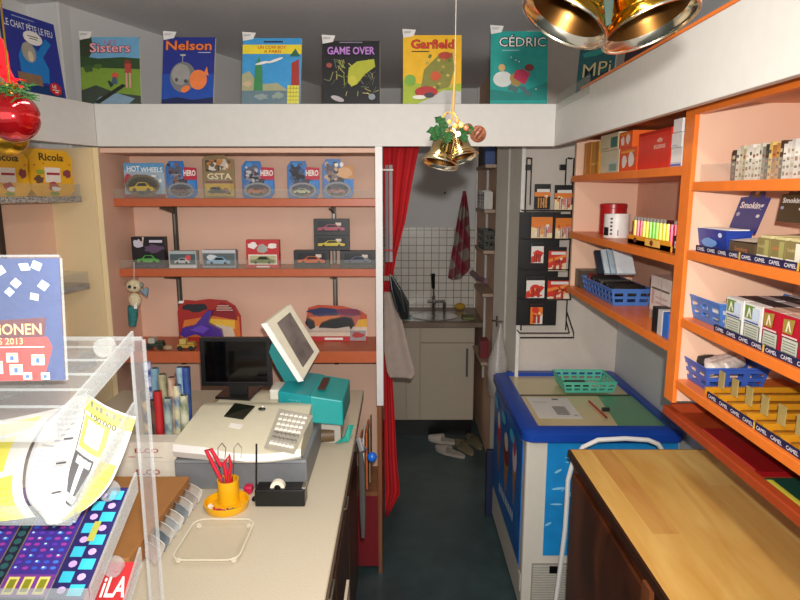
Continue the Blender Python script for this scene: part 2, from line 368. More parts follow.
# ============================================================ LOWER MAGAZINE SHELF
ms = thing('magazine_shelf', (.95, 1.3, 1.20), 'dark orange sloping magazine shelf below the cigarette shelves', 'shelf')
DOR = M('a8431f', .4)
b = MB(); b.box(.798, 1.12, .35, 1.711, 1.196, 1.210, DOR)
b.build('shelf_board', ms)
b = MB(); b.box(.772, .7975, .35, 1.712, 1.210, 1.234, DOR); b.build('front_lip', ms, bevel=.003)
b = MB(); b.box(.798, 1.14, 1.7125, 1.722, 1.196, 1.236, DOR); b.build('end_panel', ms)
b = MB(); b.box(1.121, 1.188, .35, 1.712, 1.15, 1.26, DOR); b.build('back_rail', ms)
def magazine(y0, y1, m, lab, extra):
    g = MB(); s = 0
    def z(x): return 1.2105
    g.hexa([(.80, y0, z(.80)), (1.06, y0, z(1.06)), (1.06, y1, z(1.06)), (.80, y1, z(.80))], [(.80, y0, z(.8) + .012), (1.06, y0, z(1.06) + .012), (1.06, y1, z(1.06) + .012), (.80, y1, z(.8) + .012)], m)
    fr = Fr(g, (.80, y1, z(.8) + .0125), (0, -1, 0), UV((.8, 0, z(.8)), (1.06, 0, z(1.06))), y1 - y0, .3)
    extra(fr); return tag(g.build('magazine'), lab, 'magazine', 'magazines on the sloping shelf')
magazine(1.30, 1.56, M('8c1016', .4), 'dark red magazine lying on the sloping shelf beside the green one', lambda fr: (fr.rect(.02, .02, .98, .05, M('c4423a')), fr.text('TV', .06, .62, .4, .92, M('e8d8c8'))))
magazine(.75, 1.27, M('0c4a3c', .4), 'dark green magazine with yellow edge lying on the sloping shelf', lambda fr: (fr.rect(.02, .03, .5, .08, M('c8c040')), fr.ell(.6, .5, .2, .2, M('0f6a58'))))

# ============================================================ COUNTER
CT = speckm('counter_laminate', (196, 184, 160), (212, 202, 180), 420, .5, (1, .5, 1), .3, .7)
BRW = wood('dark_brown_wood', (70, 42, 28), (98, 62, 42), (2, 8, 1), .4)
ct = thing('counter', (-.75, 1.8, 0), 'L-shaped shop counter with speckled beige top and brown wooden front', 'counter')
b = MB(); b.box(-1.28, -.17, .55, 2.70, .918, .95, CT); b.build('counter_top', ct, bevel=.003)
b = MB(); b.box(-.176, -.168, .55, 2.70, .912, .949, M('b5a68c', .5)); b.build('edge_band', ct)
b = MB(); b.box(-1.26, -.215, .58, 2.66, 0.0, .918, BRW); b.build('body', ct)
for i, (y0, y1) in enumerate(((.6, 1.22), (1.24, 1.68), (1.70, 2.14), (2.16, 2.62))):
    b = MB(); b.box(-.214, -.196, y0, y1, .08, .70, BRW); pn = b.build('door', ct, bevel=.003)
    b = MB(); b.box(-.214, -.196, y0, y1, .72, .90, BRW); dw = b.build('drawer', ct, bevel=.003)
    b = MB(); yc = (y0 + y1) / 2; b.tube([(-.196, yc - .05, .81), (-.180, yc - .04, .81), (-.180, yc + .04, .81), (-.196, yc + .05, .81)], .004, M('b0a890', .3, .8)); b.build('handle', dw)
# things stored on the customer side of the counter end
g = MB(); g.box(-.1665, -.158, 1.50, 1.72, .30, .66, M('d9cdb4', .5)); tag(g.build('board'), 'cream thin board leaning on edge against the brown counter front', 'board')
g = MB(); g.tube([(-.152, 2.22, .86), (-.146, 2.20, .78), (-.142, 2.15, .66), (-.14, 2.12, .56)], [.008, .013, .013, .007], M('4c4744', .7)); 
g.build('x') if False else None
um = thing('umbrella', (-.14, 2.15, .56), 'rolled grey umbrella with a blue cap hung at the end of the counter', 'umbrella')
g.build('canopy', um, smooth=True)
g = MB(); g.ball(PY(372, 457, 2.26), .020, M('1f6ad0', .3)); g.build('blue_cap', um, smooth=True)
g = MB(); g.tube([(-.16, 2.25, .90), (-.15, 2.22, .87), (-.14, 2.27, .85)], .012, M('c8c8cc', .25, .6)); g.build('silver_collar', um, smooth=True)
for k in range(4):
    g = MB(); y = 2.34 + .06 * k; g.box(-.166 + .010 * k, -.160 + .010 * k, y, y + .16, .58, .84, [M('b04434'), M('d8d0c0'), M('c86a3a'), M('8f7a5a')][k]); 
    tag(g.build('magazine', bevel=.001), ['red', 'off-white', 'orange', 'olive-brown'][k] + ' thin magazine standing between counter end and shelf side panel', 'magazine', 'magazines at the counter end')

# ============================================================ RIGHT CABINET with maple top
cb = thing('wooden_cabinet', (.88, 1.3, 0), 'dark brown wooden cabinet with a light maple top in the right foreground', 'cabinet')
MAPLE = wood('maple_planks', (222, 168, 84), (240, 196, 112), (9, 1.2, 9), .28, 2.2)
MP2 = wood('maple_planks_dark', (210, 150, 78), (226, 174, 96), (9, 1.2, 9), .28, 2.6)
MP3 = wood('maple_planks_pale', (230, 184, 100), (244, 208, 126), (9, 1.2, 9), .28, 2.6)
b = MB(); x = .604; i = 0
rnd = random.Random(3)
while x < 1.18:
    w = .0725; y = .4
    while y < 2.035:
        L = rnd.uniform(.25, .6); y2 = min(2.035, y + L)
        b.box(x, min(x + w, 1.185), y, y2, .93, .95, rnd.choice([MAPLE, MP2, MP3, MAPLE])); y = y2
    x += w
b.build('top', cb)
DKW = wood('dark_cabinet_side', (62, 30, 16), (104, 54, 28), (6, 2, 1), .3, 3)
b = MB(); b.box(.596, .604, .4, 2.037, .925, .951, M('3a2216', .4)); b.box(.604, 1.185, 2.035, 2.04, .925, .951, M('9a7440', .4)); b.build('top_edge', cb)
b = MB(); b.box(.615, 1.18, .45, 2.02, .06, .925, DKW); b.build('body', cb)
for (y0, y1) in ((1.35, 2.0), (.5, 1.29)):
    b = MB(); b.box(.603, .6145, y0, y1, .12, .88, DKW); b.build('side_panel', cb, bevel=.003)
b = MB(); b.box(.590, .602, 1.30, 1.345, 0, .92, wood('reddish_post', (104, 56, 32), (136, 78, 46), (6, 6, 1), .3)); b.build('post', cb)
b = MB(); b.box(.62, 1.17, .5, 2.0, 0, .06, BLACK); b.build('plinth', cb)
# ============================================================ FREEZER
fz = thing('chest_freezer', (.825, 2.75, 0), 'white ice cream chest freezer with blue rim and sliding lids', 'freezer')
FX0, FX1, FY0, FY1, FZ = .508, 1.18, 2.37, 3.255, .88
FW = M('ddd6c8', .4, noise=.02); FBL = M('1746a8', .35, noise=.04); SKY = M('1f8fd6', .35, noise=.12, scale=12)
b = MB(); b.box(FX0 + .02, FX1 - .01, FY0 + .03, FY1 - .01, .03, .828, FW); body = b.build('body', fz, bevel=.01)
# rim: frame with rounded front corners
b = MB()
rw = .065
def rrect(x0, x1, y0, y1, r, z, n=5):
    pts = []
    for (cx, cy, a0) in ((x1 - r, y1 - r, 0), (x0 + r, y1 - r, 90), (x0 + r, y0 + r, 180), (x1 - r, y0 + r, 270)):
        for k in range(n + 1):
            a = math.radians(a0 + 90 * k / n); pts.append(Vector((cx + r * math.cos(a), cy + r * math.sin(a), z)))
    return pts
rings = [rrect(FX0 + .012, FX1, FY0 + .012, FY1, .04, .826), rrect(FX0, FX1, FY0, FY1, .045, .835), rrect(FX0, FX1, FY0, FY1, .045, .868), rrect(FX0 + .015, FX1 - .01, FY0 + .015, FY1 - .01, .035, .88),
         rrect(FX0 + rw + .01, FX1 - rw + .02, FY0 + rw + .005, FY1 - rw + .01, .006, .88), rrect(FX0 + rw + .02, FX1 - rw + .01, FY0 + rw + .015, FY1 - rw, .004, .855)]
n = len(rings[0]); vs = [v for r in rings for v in r]
b.add(vs, [(i * n + k, i * n + (k + 1) % n, (i + 1) * n + (k + 1) % n, (i + 1) * n + k) for i in range(len(rings) - 1) for k in range(n)], FBL)
b.build('rim', fz, smooth=True)
lx0, lx1, ly0, ly1 = FX0 + rw + .014, FX1 - rw + .014, FY0 + rw + .011, FY1 - rw + .004
ym = PZ(560, 395, .875).y
LCREAM = M('d8c692', .3, noise=.04, scale=5, coat=.4); LGREEN = M('5c9a6c', .3, noise=.05, scale=5, coat=.4)
b = MB(); b.box(lx0, lx1, ly0, ym, .866, .872, LCREAM); q_ = [PZ(x_, y_, .8722) for x_, y_ in ((598, 396), (616, 424))]; b.poly([(q_[0].x, ym, .8722), (lx1, ym, .8722), (lx1, ly0, .8722), (q_[1].x, ly0, .8722)], LGREEN); b.box(lx0, lx1, ym - .004, ym + .004, .866, .8765, M('4a4a42', .3, .5)); b.build('lid', fz)
b = MB(); b.box(lx0, lx1, ym + .004, ly1, .858, .864, LCREAM); b.build('lid', fz)
# front decal
dz0 = zy(555, FY0 + .03); dx0 = PY(545, 500, FY0 + .03).x; b = MB(); b.box(dx0, FX1 - .02, FY0 + .026, FY0 + .0295, dz0, .822, SKY)
fr = Fr(b, (dx0, FY0 + .026, dz0), (1, 0, 0), (0, 0, 1), FX1 - FX0 - .12, .822 - dz0)
for k in range(16):
    x = random.uniform(.02, .4); y = random.uniform(.03, .95); fr.ell(x, y, random.uniform(.02, .06), random.uniform(.004, .012), M('8fd0f0', .4), 8, random.uniform(-.3, .6))
b.build('front_decal', fz)
vz = zy(563, FY0 + .03); vx = PY(531, 580, FY0 + .03).x; b = MB(); b.box(vx, vx + .32, FY0 + .0255, FY0 + .0295, .05, vz, M('9a958c', .5))
k = 0
while .055 + k * .0118 + .006 < vz: b.box(vx + .005, vx + .315, FY0 + .020, FY0 + .0255, .055 + k * .0118, .0605 + k * .0118, M('c9c4b8', .45)); k += 1
b.box(vx + .075, vx + .115, FY0 + .018, FY0 + .0199, vz - .042, vz - .008, BLACK)
b.build('vent_grille', fz)
# left side decal: blue with ice cream picture
b = MB(); X = FX0 + .0195
b.box(X - .003, X, FY0 + .09, FY1 - .03, .22, .795, M('1c6cc0', .35, noise=.25, scale=9))
fr = Fr(b, (X - .003, FY1 - .03, .22), (0, -1, 0), (0, 0, 1), FY1 - FY0 - .12, .575)
for (cx, cy, w_, c1, c2) in ((.22, .62, .07, 'd83a3a', 'f0e8e0'), (.52, .58, .09, '8a2a20', 'e8d8c0'), (.8, .7, .06, 'e8d0d0', 'c04848')):
    fr.poly([(cx - w_, cy), (cx + w_, cy), (cx + .01, cy - .34), (cx - .01, cy - .34)], M('b07a48', .5)); fr.ell(cx, cy + .06, w_ * 1.1, .12, M(c1, .4), 14); fr.ell(cx - .01, cy + .15, w_ * .75, .08, M(c2, .4), 12)
for k in range(9): fr.rect(.3 + k * .06, .14 + .01 * k, .335 + k * .06, .22 + .01 * k, M('d8e8f4', .4))
for k in range(3): fr.ell(.12 + k * .3, .9, .08, .05, M('46c0e8', .4), 12)
b.build('side_decal', fz)
b = MB(); b.box(X - .002, X, FY0 + .05, FY0 + .085, .12, .20, WHITE); b.build('label_sticker', fz)
# on the freezer
pz = .8735
g = MB(); c = [PZ(x, y, pz) for x, y in ((539, 418), (583, 419), (567, 398), (526, 397))]; g.prism(c, (0, 0, .0008), M('e6e2da', .6, noise=.01))
fr = Fr(g, c[0] + Vector((0, 0, .0008)), c[1] - c[0], c[3] - c[0], (c[1] - c[0]).length, (c[3] - c[0]).length)
fr.rect(.48, .15, .78, .55, M('b9b7b2', .6))
for k in range(5): fr.rect(.48, .17 + k * .08, .78, .19 + k * .08, M('6c6a68'))
for k in range(6): fr.rect(.48 + k * .06, .15, .486 + k * .06, .55, M('6c6a68'))
fr.rect(.6, .85, .75, .9, M('55534f')); fr.rect(.08, .7, .4, .72, M('a09e98')); fr.rect(.85, .1, .93, .14, M('a09e98'))
tag(g.build('paper_sheet'), 'white printed sheet of paper lying on the near freezer lid', 'paper')
g = MB(); a, c_ = PZ(589, 401, .878), PZ(606, 417, .878); g.tube([a, c_], .0045, M('b02a1c', .3)); g.tube([c_, c_ + (c_ - a) * .08], [.004, .001], M('222222')); tag(g.build('pen', smooth=True), 'dark red pen lying on the freezer lid', 'pen')
g = MB(); a = PZ(606, 410, .8785); 
for k in range(8): g.box(a.x - .016 + k * .004, a.x - .013 + k * .004, a.y - .006, a.y + .012, .8728, .8728 + .012 + .004 * (k % 2), M('2c302c', .4))
tag(g.build('hair_clip'), 'small black clip lying beside the red pen on the freezer lid', 'clip')
def basket(name, x0, x1, y0, y1, z, h, m, label, flare=.012, holes=(7, 2), T=None):
    """open plastic basket with pierced walls"""
    t = thing(name, ((x0 + x1) / 2, (y0 + y1) / 2, z), label, 'basket'); b = MB(); th = .003
    bl = [Vector((x0 + flare, y0 + flare, z)), Vector((x1 - flare, y0 + flare, z)), Vector((x1 - flare, y1 - flare, z)), Vector((x0 + flare, y1 - flare, z))]
    tl = [Vector((x0, y0, z + h)), Vector((x1, y0, z + h)), Vector((x1, y1, z + h)), Vector((x0, y1, z + h))]
    b.hexa(bl, [v + Vector((0, 0, .003)) for v in bl], m)
    for k in range(4):
        p0, p1, q0, q1 = bl[k], bl[(k + 1) % 4], tl[k], tl[(k + 1) % 4]; nrm = (p1 - p0).cross(q0 - p0).normalized() * th
        L = (p1 - p0).length; nx = max(2, int(L / (h * .62)))
        def pt(u_, v_): return (p0.lerp(p1, u_)).lerp(q0.lerp(q1, u_), v_)
        def strip(u0, u1, v0, v1):
            q = [pt(u0, v0), pt(u1, v0), pt(u1, v1), pt(u0, v1)]; b.hexa(q, [a_ - nrm for a_ in q], m)
        rows = [0, .22, .42, .58, .78, 1.0]
        strip(0, 1, 0, rows[1]); strip(0, 1, rows[2], rows[3]); strip(0, 1, rows[4], 1)
        for j in range(nx + 1):
            c0 = max(0, j / nx - .16 / nx); c1 = min(1, j / nx + .16 / nx)
            if c1 > c0: strip(c0, c1, rows[1], rows[2]); strip(c0, c1, rows[3], rows[4])
    b.build('wall', t)
    b = MB(); b.tube([v + Vector((0, 0, 0)) for v in tl] , .0032, m, 6, closed=True); b.build('rim', t)
    return t
bt = basket('plastic_basket', .80, 1.06, 2.86, 3.08, .8785, .055, M('5fc4a8', .4), 'teal plastic basket standing on the freezer lid')
g = MB(); g.box(.84, .94, 2.92, 3.0, .883, .905, M('2a2826', .5)); tag(g.build('wallet', bevel=.003), 'dark flat wallet lying in the teal basket on the freezer', 'wallet')
g = MB(); g.box(.95, 1.02, 2.92, 3.02, .883, .893, M('c9c3a8', .5)); tag(g.build('notepad', bevel=.001), 'pale notepad lying in the teal basket on the freezer', 'notepad')
# white tube frame between the freezer and the cabinet
st = thing('folding_stool', (.82, 2.15, 0), 'white rounded tube frame of a folded stool between freezer and wooden cabinet', 'stool')
WT = M('e4e2de', .35, noise=.02)
b = MB(); zt = zy(437, 2.15)
pth = [(.585, 2.12, .0), (.588, 2.13, .45), (.592, 2.14, .72), (.605, 2.15, .80)] 
pth = [Vector((.58, 2.12, .006)), Vector((.585, 2.13, .5)), Vector((.592, 2.14, .70)), Vector((.615, 2.15, .82)), Vector((.66, 2.155, zt - .02)), Vector((.72, 2.155, zt)), Vector((.90, 2.155, zt)), Vector((.955, 2.155, zt - .02)), Vector((.985, 2.15, .82)), Vector((.99, 2.13, .5)), Vector((.99, 2.12, .006))]
pth = [PY(*q_, 2.15) for q_ in ((556, 600), (560, 570), (565, 530), (567, 500), (568, 480), (573, 462), (583, 447), (598, 440), (625, 438.5), (648, 440), (658, 444), (664, 453))]; pth = [Vector((.555, 2.15, .006))] + pth + [Vector((1.03, 2.15, .80)), Vector((1.05, 2.15, .006))]
b.tube(pth, .009, WT, 8); b.build('frame', st, smooth=True)
b = MB(); b.box(.66, .975, 2.14, 2.16, .36, .60, WT); b.build('seat', st, bevel=.005)

# ============================================================ WIRE RACK with batteries on the end wall
rk = thing('wire_rack', (.83, 3.15, 1.2), 'tall black wire display rack of batteries hung on the end wall', 'rack')
RY = 3.14
def K(x, y, Y=None): return PY(x, y, RY if Y is None else Y)
b = MB()
xl0, xl1, xr0, xr1 = K(527, 160).x, K(533, 160).x, K(568, 160).x, K(574, 160).x
zt_, zb_ = K(530, 158).z, K(530, 330).z
for x in (xl0, xr1):
    b.tube([(x, RY, zb_), (x, RY, zt_)], .0035, BLACK, 6)
for x in (xl1, xr0): b.tube([(x, RY + .03, K(0, 205).z), (x, RY + .03, zt_), ], .0035, BLACK, 6)
for xa, xb in ((xl0, xl1), (xr0, xr1)): b.tube([(xa, RY, zt_), (xb, RY + .03, zt_)], .0035, BLACK, 6)
b.build('frame', rk)
b = MB()
for (x, y) in ((530, 167), (565, 167)):
    v = K(x, y); b.box(v.x - .014, v.x + .014, RY + .034, RY + .055, v.z - .014, v.z + .014, BLACK)
b.build('hanging_plate', rk)
b = MB(); b.box(xl0 - .028, xr1 - .055, RY - .005, RY + .002, K(0, 325).z, K(0, 212).z, BLACK); b.build('back_plate', rk)
for yy in (210, 238, 268, 297, 330):
    b = MB(); z = K(0, yy).z; b.tube([(xl0 - .02, RY - .07, z), (xr1 + .0, RY - .07, z)], .003, BLACK, 6); b.tube([(xl0 - .02, RY - .07, z), (xl0 - .02, RY, z)], .003, BLACK, 6); b.tube([(xr1, RY - .07, z), (xr1, RY, z + .05)], .003, BLACK, 6); b.build('wire_tray', rk)
b = MB(); z = K(0, 330).z; b.tube([(xl0 - .02, RY - .085, z - .02), (xr1 + .02, RY - .085, z - .02), (xr1 + .025, RY - .06, z), (xr1, RY, z + .1)], .0035, BLACK, 6); b.build('front_wire', rk)
packs = [(534, 184, 551, 209, 0), (554, 185, 573, 210, 1), (531, 213, 553, 238, 2), (555, 214, 574, 239, 3), (531, 243, 544, 263, 4), (548, 247, 567, 271, 5), (526, 277, 545, 298, 6), (547, 277, 570, 300, 5), (530, 304, 543, 324, 7)]
ORB = M('e8822a', .4); BRD = M('d8361e', .4); WB = M('ece4dc', .4)
pl = ['top left, brass batteries in an orange-topped clear pack', 'top right, orange battery card beside brass batteries', 'second row left, wide orange and cream battery card', 'second row right, orange battery card with pink label', 'third row left, small red and white battery card', 'third row right, red battery card with black top', 'fourth row left, red and white blister battery card', 'bottom left, small orange and white battery card']
used_l = ['battery pack at top left of the rack, brass cells in clear pack', 'battery pack at top right of the rack, orange card', 'battery pack in second row left, wide orange and cream card', 'battery pack in second row right, orange card with pink label', 'small red and white battery pack in third row left', 'red battery pack with black top in third row right', 'red and white blister battery pack in fourth row left', 'wide red battery pack with black top in fourth row right', 'small orange and white battery pack at bottom left of the rack']
for i, (x0, y0, x1, y1, s) in enumerate(packs):
    Yp = RY - .045; a = PY(x0, y1, Yp); c = PY(x1, y0, Yp)
    t = thing('battery_pack', ((a.x + c.x) / 2, Yp, a.z), used_l[i], 'battery pack', 'battery packs on the wire rack')
    g = MB(); g.box(a.x, c.x, Yp, Yp + .004, a.z, c.z, [BLACK, BLACK, ORB, ORB, WB, BRD, WB, ORB][s]); fr = Fr(g, (a.x, Yp, a.z), (1, 0, 0), (0, 0, 1), c.x - a.x, c.z - a.z)
    fr.rect(0, .84, 1, 1, BLACK); fr.rect(.15, .68, .95, .8, M('e8e4dc')) if s in (0, 1, 5) else None
    if s in (0, 1): fr.rect(0, .5, 1, .68, ORB)
    if s in (2, 3, 1): fr.poly([(0, 0), (1, 0), (1, .2), (0, .45)], M('f2dcae')); fr.rect(.45, .2, .95, .5, M('d88a80'))
    if s in (5,): fr.poly([(0, 0), (1, 0), (1, .35), (0, .12)], M('f0d8b8')); fr.ell(.6, .42, .2, .07, M('5a1410')); fr.poly([(0, .35), (1, .6), (1, .7), (0, .5)], M('f08a3a'))
    if s in (4, 6): fr.ell(.5, .45, .3, .2, BRD); fr.poly([(0, 0), (.6, .1), (1, .5), (.8, .6), (0, .3)], BRD)
    if s == 7: fr.poly([(.3, 0), (1, 0), (1, .5), (.3, .3)], WB); fr.ell(.4, .7, .3, .15, BRD)
    clut(fr, .08, .03, .95, .62, 12, ['f0a040', 'e8642a', 'f4d890', 'c84a30', 'f6e8d0'] if s < 4 else ['e04a28', 'f4e4d0', 'c02818', 'f0a060'], i, .13)
    g.build('card', t)
    g = MB(); w = (c.x - a.x)
    nb = 4 if s in (0,) else 2
    for k in range(nb):
        xx = a.x + w * (.18 + .64 * (k + .5) / nb); g.tube([(xx, Yp - .006, a.z + .006), (xx, Yp - .006, a.z + (c.z - a.z) * .45)], .0055 if nb == 4 else .007, M('c08a50', .3, .6) if s == 0 else (M('c0a098', .3, .3) if s < 4 else M('b8382a', .35)), 8)
    g.build('batteries', t, smooth=True)

# ============================================================ KITCHEN
kc = thing('kitchen_cabinet', (.1, 4.7, 0), 'cream kitchen sink cabinet with brown worktop seen through the doorway', 'cabinet')
KW = M('b8ac98', .5, noise=.02)
KY = 4.4
b = MB(); b.box(-.5, .555, KY + .02, 4.98, .14, .872, KW); b.build('body', kc)
b = MB(); b.box(-.5, .616, KY - .03, 4.985, .872, .905, wood('worktop', (110, 92, 76), (136, 116, 98), (2, 2, 2), .4)); b.build('worktop', kc)
xs = [PY(406, 350, KY).x, PY(420, 350, KY).x, PY(474, 350, KY).x]
b = MB(); b.box(-.5, xs[0] - .003, KY, KY + .019, .15, .862, KW); b.build('door', kc, bevel=.002)
b = MB(); b.box(xs[0] + .003, xs[1] - .003, KY, KY + .019, .15, .862, KW); b.build('filler_panel', kc, bevel=.002)
b = MB(); b.box(xs[1] + .003, xs[2], KY, KY + .019, .15, .745, KW); dd = b.build('door', kc, bevel=.002)
b = MB(); hx = PY(467, 350, KY).x; b.box(hx - .008, hx + .008, KY - .022, KY - .012, zy(376, KY), zy(348, KY), M('6b6762', .35, .7)); b.box(hx - .005, hx + .005, KY - .012, KY, zy(374, KY), zy(371, KY), CHROME); b.box(hx - .005, hx + .005, KY - .012, KY, zy(352, KY), zy(350, KY), CHROME); b.build('handle', dd)
b = MB(); b.box(xs[1] + .003, xs[2], KY, KY + .019, .75, .862, KW); b.build('drawer_front', kc, bevel=.002)
b = MB(); b.box(-.5, .55, KY + .06, KY + .08, 0, .14, BLACK); b.build('plinth', kc)
sk = thing('sink', (.27, 4.66, .905), 'round stainless steel sink set in the kitchen worktop', 'sink')
b = MB(); b.lathe([(.185, .004), (.19, .0), (.17, .006), (.155, .002), (.14, -.002 + .003), (.02, .0012)], M('c4c4c2', .25, .9), Matrix.Translation((.27, 4.62, .9055)), 28); b.build('basin', sk, smooth=True)
b = MB(); b.box(.02, .52, 4.45, 4.80, .9052, .9062, M('b8b8b4', .3, .85)); b.build('drainer', sk)
fa = thing('faucet', (.30, 4.82, .905), 'chrome kitchen faucet with a tall black spray head behind the sink', 'faucet')
b = MB(); b.tube([(.27, 4.82, .907), (.27, 4.82, 1.03)], .014, CHROME); b.tube([(.27, 4.82, .99), (.27, 4.66, 1.02), (.27, 4.63, 1.0)], .009, CHROME); b.build('spout', fa, smooth=True)
b = MB(); b.tube([(.22, 4.82, .985), (.36, 4.82, .985)], .014, CHROME); b.tube([(.355, 4.82, .907), (.355, 4.82, .98)], .012, CHROME); b.build('body', fa, smooth=True)
b = MB(); b.tube([(.27, 4.82, 1.03), (.268, 4.82, 1.12)], .008, CHROME); b.tube([(.268, 4.82, 1.09), (.262, 4.82, 1.21)], [.012, .018], BLACK); b.build('spray_head', fa, smooth=True)
g = MB(); g.lathe([(0, 0), (.025, 0), (.03, .03), (.028, .10), (.012, .125), (.010, .14)], M('d8c81c', .3), Matrix.Translation((.02, 4.74, .9065)), 14); g.lathe([(.011, .14), (.011, .165), (0, .165)], WHITE, Matrix.Translation((.02, 4.74, .9065)), 12); tag(g.build('detergent_bottle', smooth=True), 'yellow detergent bottle standing left of the sink', 'bottle')
g = MB(); g.lathe([(0, 0), (.032, 0), (.032, .20), (.014, .235), (.014, .26)], clearm('clear_bottle', (200, 205, 200), .2, .1, .25), Matrix.Translation((-.04, 4.86, .9065)), 14); g.lathe([(.016, .26), (.016, .28), (0, .28)], M('d0d0c0'), Matrix.Translation((-.04, 4.86, .9065)), 12); tag(g.build('water_bottle', smooth=True), 'clear plastic bottle standing against the tiles at the curtain', 'bottle')
g = MB(); g.ball((.485, 4.86, .937), .032, M('b8902a', .8), (1.4, .8, .9)); tag(g.build('sponge', smooth=True), 'yellow sponge lying at the right of the sink', 'sponge')
g = MB(); g.box(-.03, .08, 4.52, 4.62, .906, .918, M('3f9a84', .5)); tag(g.build('dish_cloth', bevel=.004), 'teal dish cloth lying left of the sink', 'cloth')
g = MB(); g.box(.47, .56, 4.47, 4.60, .9065, .925, M('7a7a50', .7)); tag(g.build('scouring_pad', bevel=.005), 'green-brown scouring pad on the worktop right of the sink', 'pad')
# checked towel
def towel():
    m = bpy.data.materials.new('checked_towel'); m.use_nodes = True; nt = m.node_tree; bs = nt.nodes['Principled BSDF']; bs.inputs['Roughness'].default_value = .9
    tc = nt.nodes.new('ShaderNodeTexCoord'); mp = nt.nodes.new('ShaderNodeMapping'); mp.inputs['Rotation'].default_value = (0, math.radians(32), 0)
    nt.links.new(tc.outputs['Object'], mp.inputs['Vector'])
    facs = []
    for ax in ('X', 'Z'):
        w = nt.nodes.new('ShaderNodeTexWave'); w.bands_direction = ax; w.inputs['Scale'].default_value = 2.1; nt.links.new(mp.outputs['Vector'], w.inputs['Vector'])
        r = nt.nodes.new('ShaderNodeValToRGB'); r.color_ramp.elements[0].position = .55; r.color_ramp.elements[1].position = .65; nt.links.new(w.outputs['Fac'], r.inputs['Fac']); facs.append(r)
    a = nt.nodes.new('ShaderNodeMixRGB'); a.inputs[1].default_value = s2l((158, 146, 134)) + (1,); a.inputs[2].default_value = s2l((160, 70, 84)) + (1,); nt.links.new(facs[0].outputs[0], a.inputs[0])
    c = nt.nodes.new('ShaderNodeMixRGB'); c.inputs[2].default_value = s2l((140, 44, 62)) + (1,); 
    ml = nt.nodes.new('ShaderNodeMath'); ml.operation = 'MULTIPLY'; ml.inputs[1].default_value = .75; nt.links.new(facs[1].outputs[0], ml.inputs[0]); nt.links.new(ml.outputs[0], c.inputs[0])
    nt.links.new(a.outputs[0], c.inputs[1]); nt.links.new(c.outputs[0], bs.inputs['Base Color']); return m
tm = towel(); g = MB(); TY = 4.93; NZ = 14; NX = 16
edgeL = [(463, 191), (458, 215), (454, 240), (450, 262), (448, 278)]; edgeR = [(466, 191), (469, 215), (470, 240), (470, 262), (470, 268)]
vs = []
for j in range(NZ + 1):
    f_ = j / NZ * 4; i0 = min(3, int(f_)); q = f_ - i0
    L = PY(edgeL[i0][0] * (1 - q) + edgeL[i0 + 1][0] * q, edgeL[i0][1] * (1 - q) + edgeL[i0 + 1][1] * q, TY); R = PY(edgeR[i0][0] * (1 - q) + edgeR[i0 + 1][0] * q, edgeR[i0][1] * (1 - q) + edgeR[i0 + 1][1] * q + (16 if False else 0), TY)
    for i in range(NX + 1):
        v = L.lerp(R, i / NX); v.y = TY + .018 * math.sin(i * 1.3) * min(1, j / 3); 
        if j == NZ: v.z -= .05 * math.sin(i / NX * math.pi)
        vs.append(v)
g.add(vs, [(j * (NX + 1) + i, j * (NX + 1) + i + 1, (j + 1) * (NX + 1) + i + 1, (j + 1) * (NX + 1) + i) for j in range(NZ) for i in range(NX)], tm)
o = g.build('tea_towel', smooth=True); so = o.modifiers.new('s', 'SOLIDIFY'); so.thickness = .004
tag(o, 'red and beige checked tea towel hanging on the kitchen wall by the sink', 'towel')
g = MB(); v = PY(465, 190, 4.97); g.tube([(v.x, 4.999, v.z), (v.x, 4.95, v.z), (v.x, 4.945, v.z + .02)], .006, WHITE); tag(g.build('towel_hook', smooth=True), 'small white hook on the kitchen wall above the checked towel', 'hook')
g = MB(); v = PY(445, 193, 4.97); g.tube([(v.x, 4.999, v.z), (v.x, 4.975, v.z)], .008, M('333333')); tag(g.build('wall_screw', smooth=True), 'tiny dark screw in the bare kitchen wall left of the towel', 'screw')
# narrow shelf in the passage
ks = thing('wall_shelf', (.6, 4.35, .9), 'narrow wooden wall shelves with grey brackets on the passage wall by the kitchen', 'shelf')
zz = [(178, 192), (232, 0), (277, 0), (320, 0), (360, 0)]
kz = [2.02, 1.74, 1.48, 1.20, .93]
for z in (2.02, 1.74, 1.48, 1.20, .74):
    b = MB(); b.box(.535, .619, 3.90, 4.36, z - .02, z, M('a58c78', .5)); b.build('shelf_board', ks)
b = MB(); b.box(.605, .6195, 4.34, 4.36, .5, 2.4, LGREY); b.build('upright', ks)
g = MB(); g.box(.545, .60, 4.10, 4.34, 2.021, 2.16, M('4a3a2c', .6)); tag(g.build('cardboard_box'), 'brown box standing on the top passage shelf', 'box')
g = MB(); g.box(.54, .60, 3.96, 4.08, 2.021, 2.15, M('2a4a86', .5)); tag(g.build('binder'), 'blue binder standing on the top passage shelf beside brown box', 'binder')
for k in range(4):
    g = MB(); g.box(.545, .60, 4.00 + k * .085, 4.075 + k * .085, 1.741, 1.741 + .11 + .01 * (k % 2), M(['dcd8d0', 'c8c4bc', 'e4e0d8', 'b8b4ac'][k], .5))
    fr = Fr(g, (.545, 4.075 + k * .085, 1.741), (0, -1, 0), (0, 0, 1), .075, .11); fr.rect(.1, .55, .9, .62, M('3a3a3a')); fr.rect(.1, .35, .6, .42, M('5a5a5a')); fr.rect(.1, .7, .9, .85, M('4a4a50'))
    tag(g.build('carton'), 'small white carton with dark print on the second passage shelf', 'carton', 'cartons on the second passage shelf')
bk = basket('plastic_basket', .54, .615, 3.95, 4.25, 1.481, .12, M('3a3c34', .5), 'dark mesh basket standing on the third passage shelf', .006)
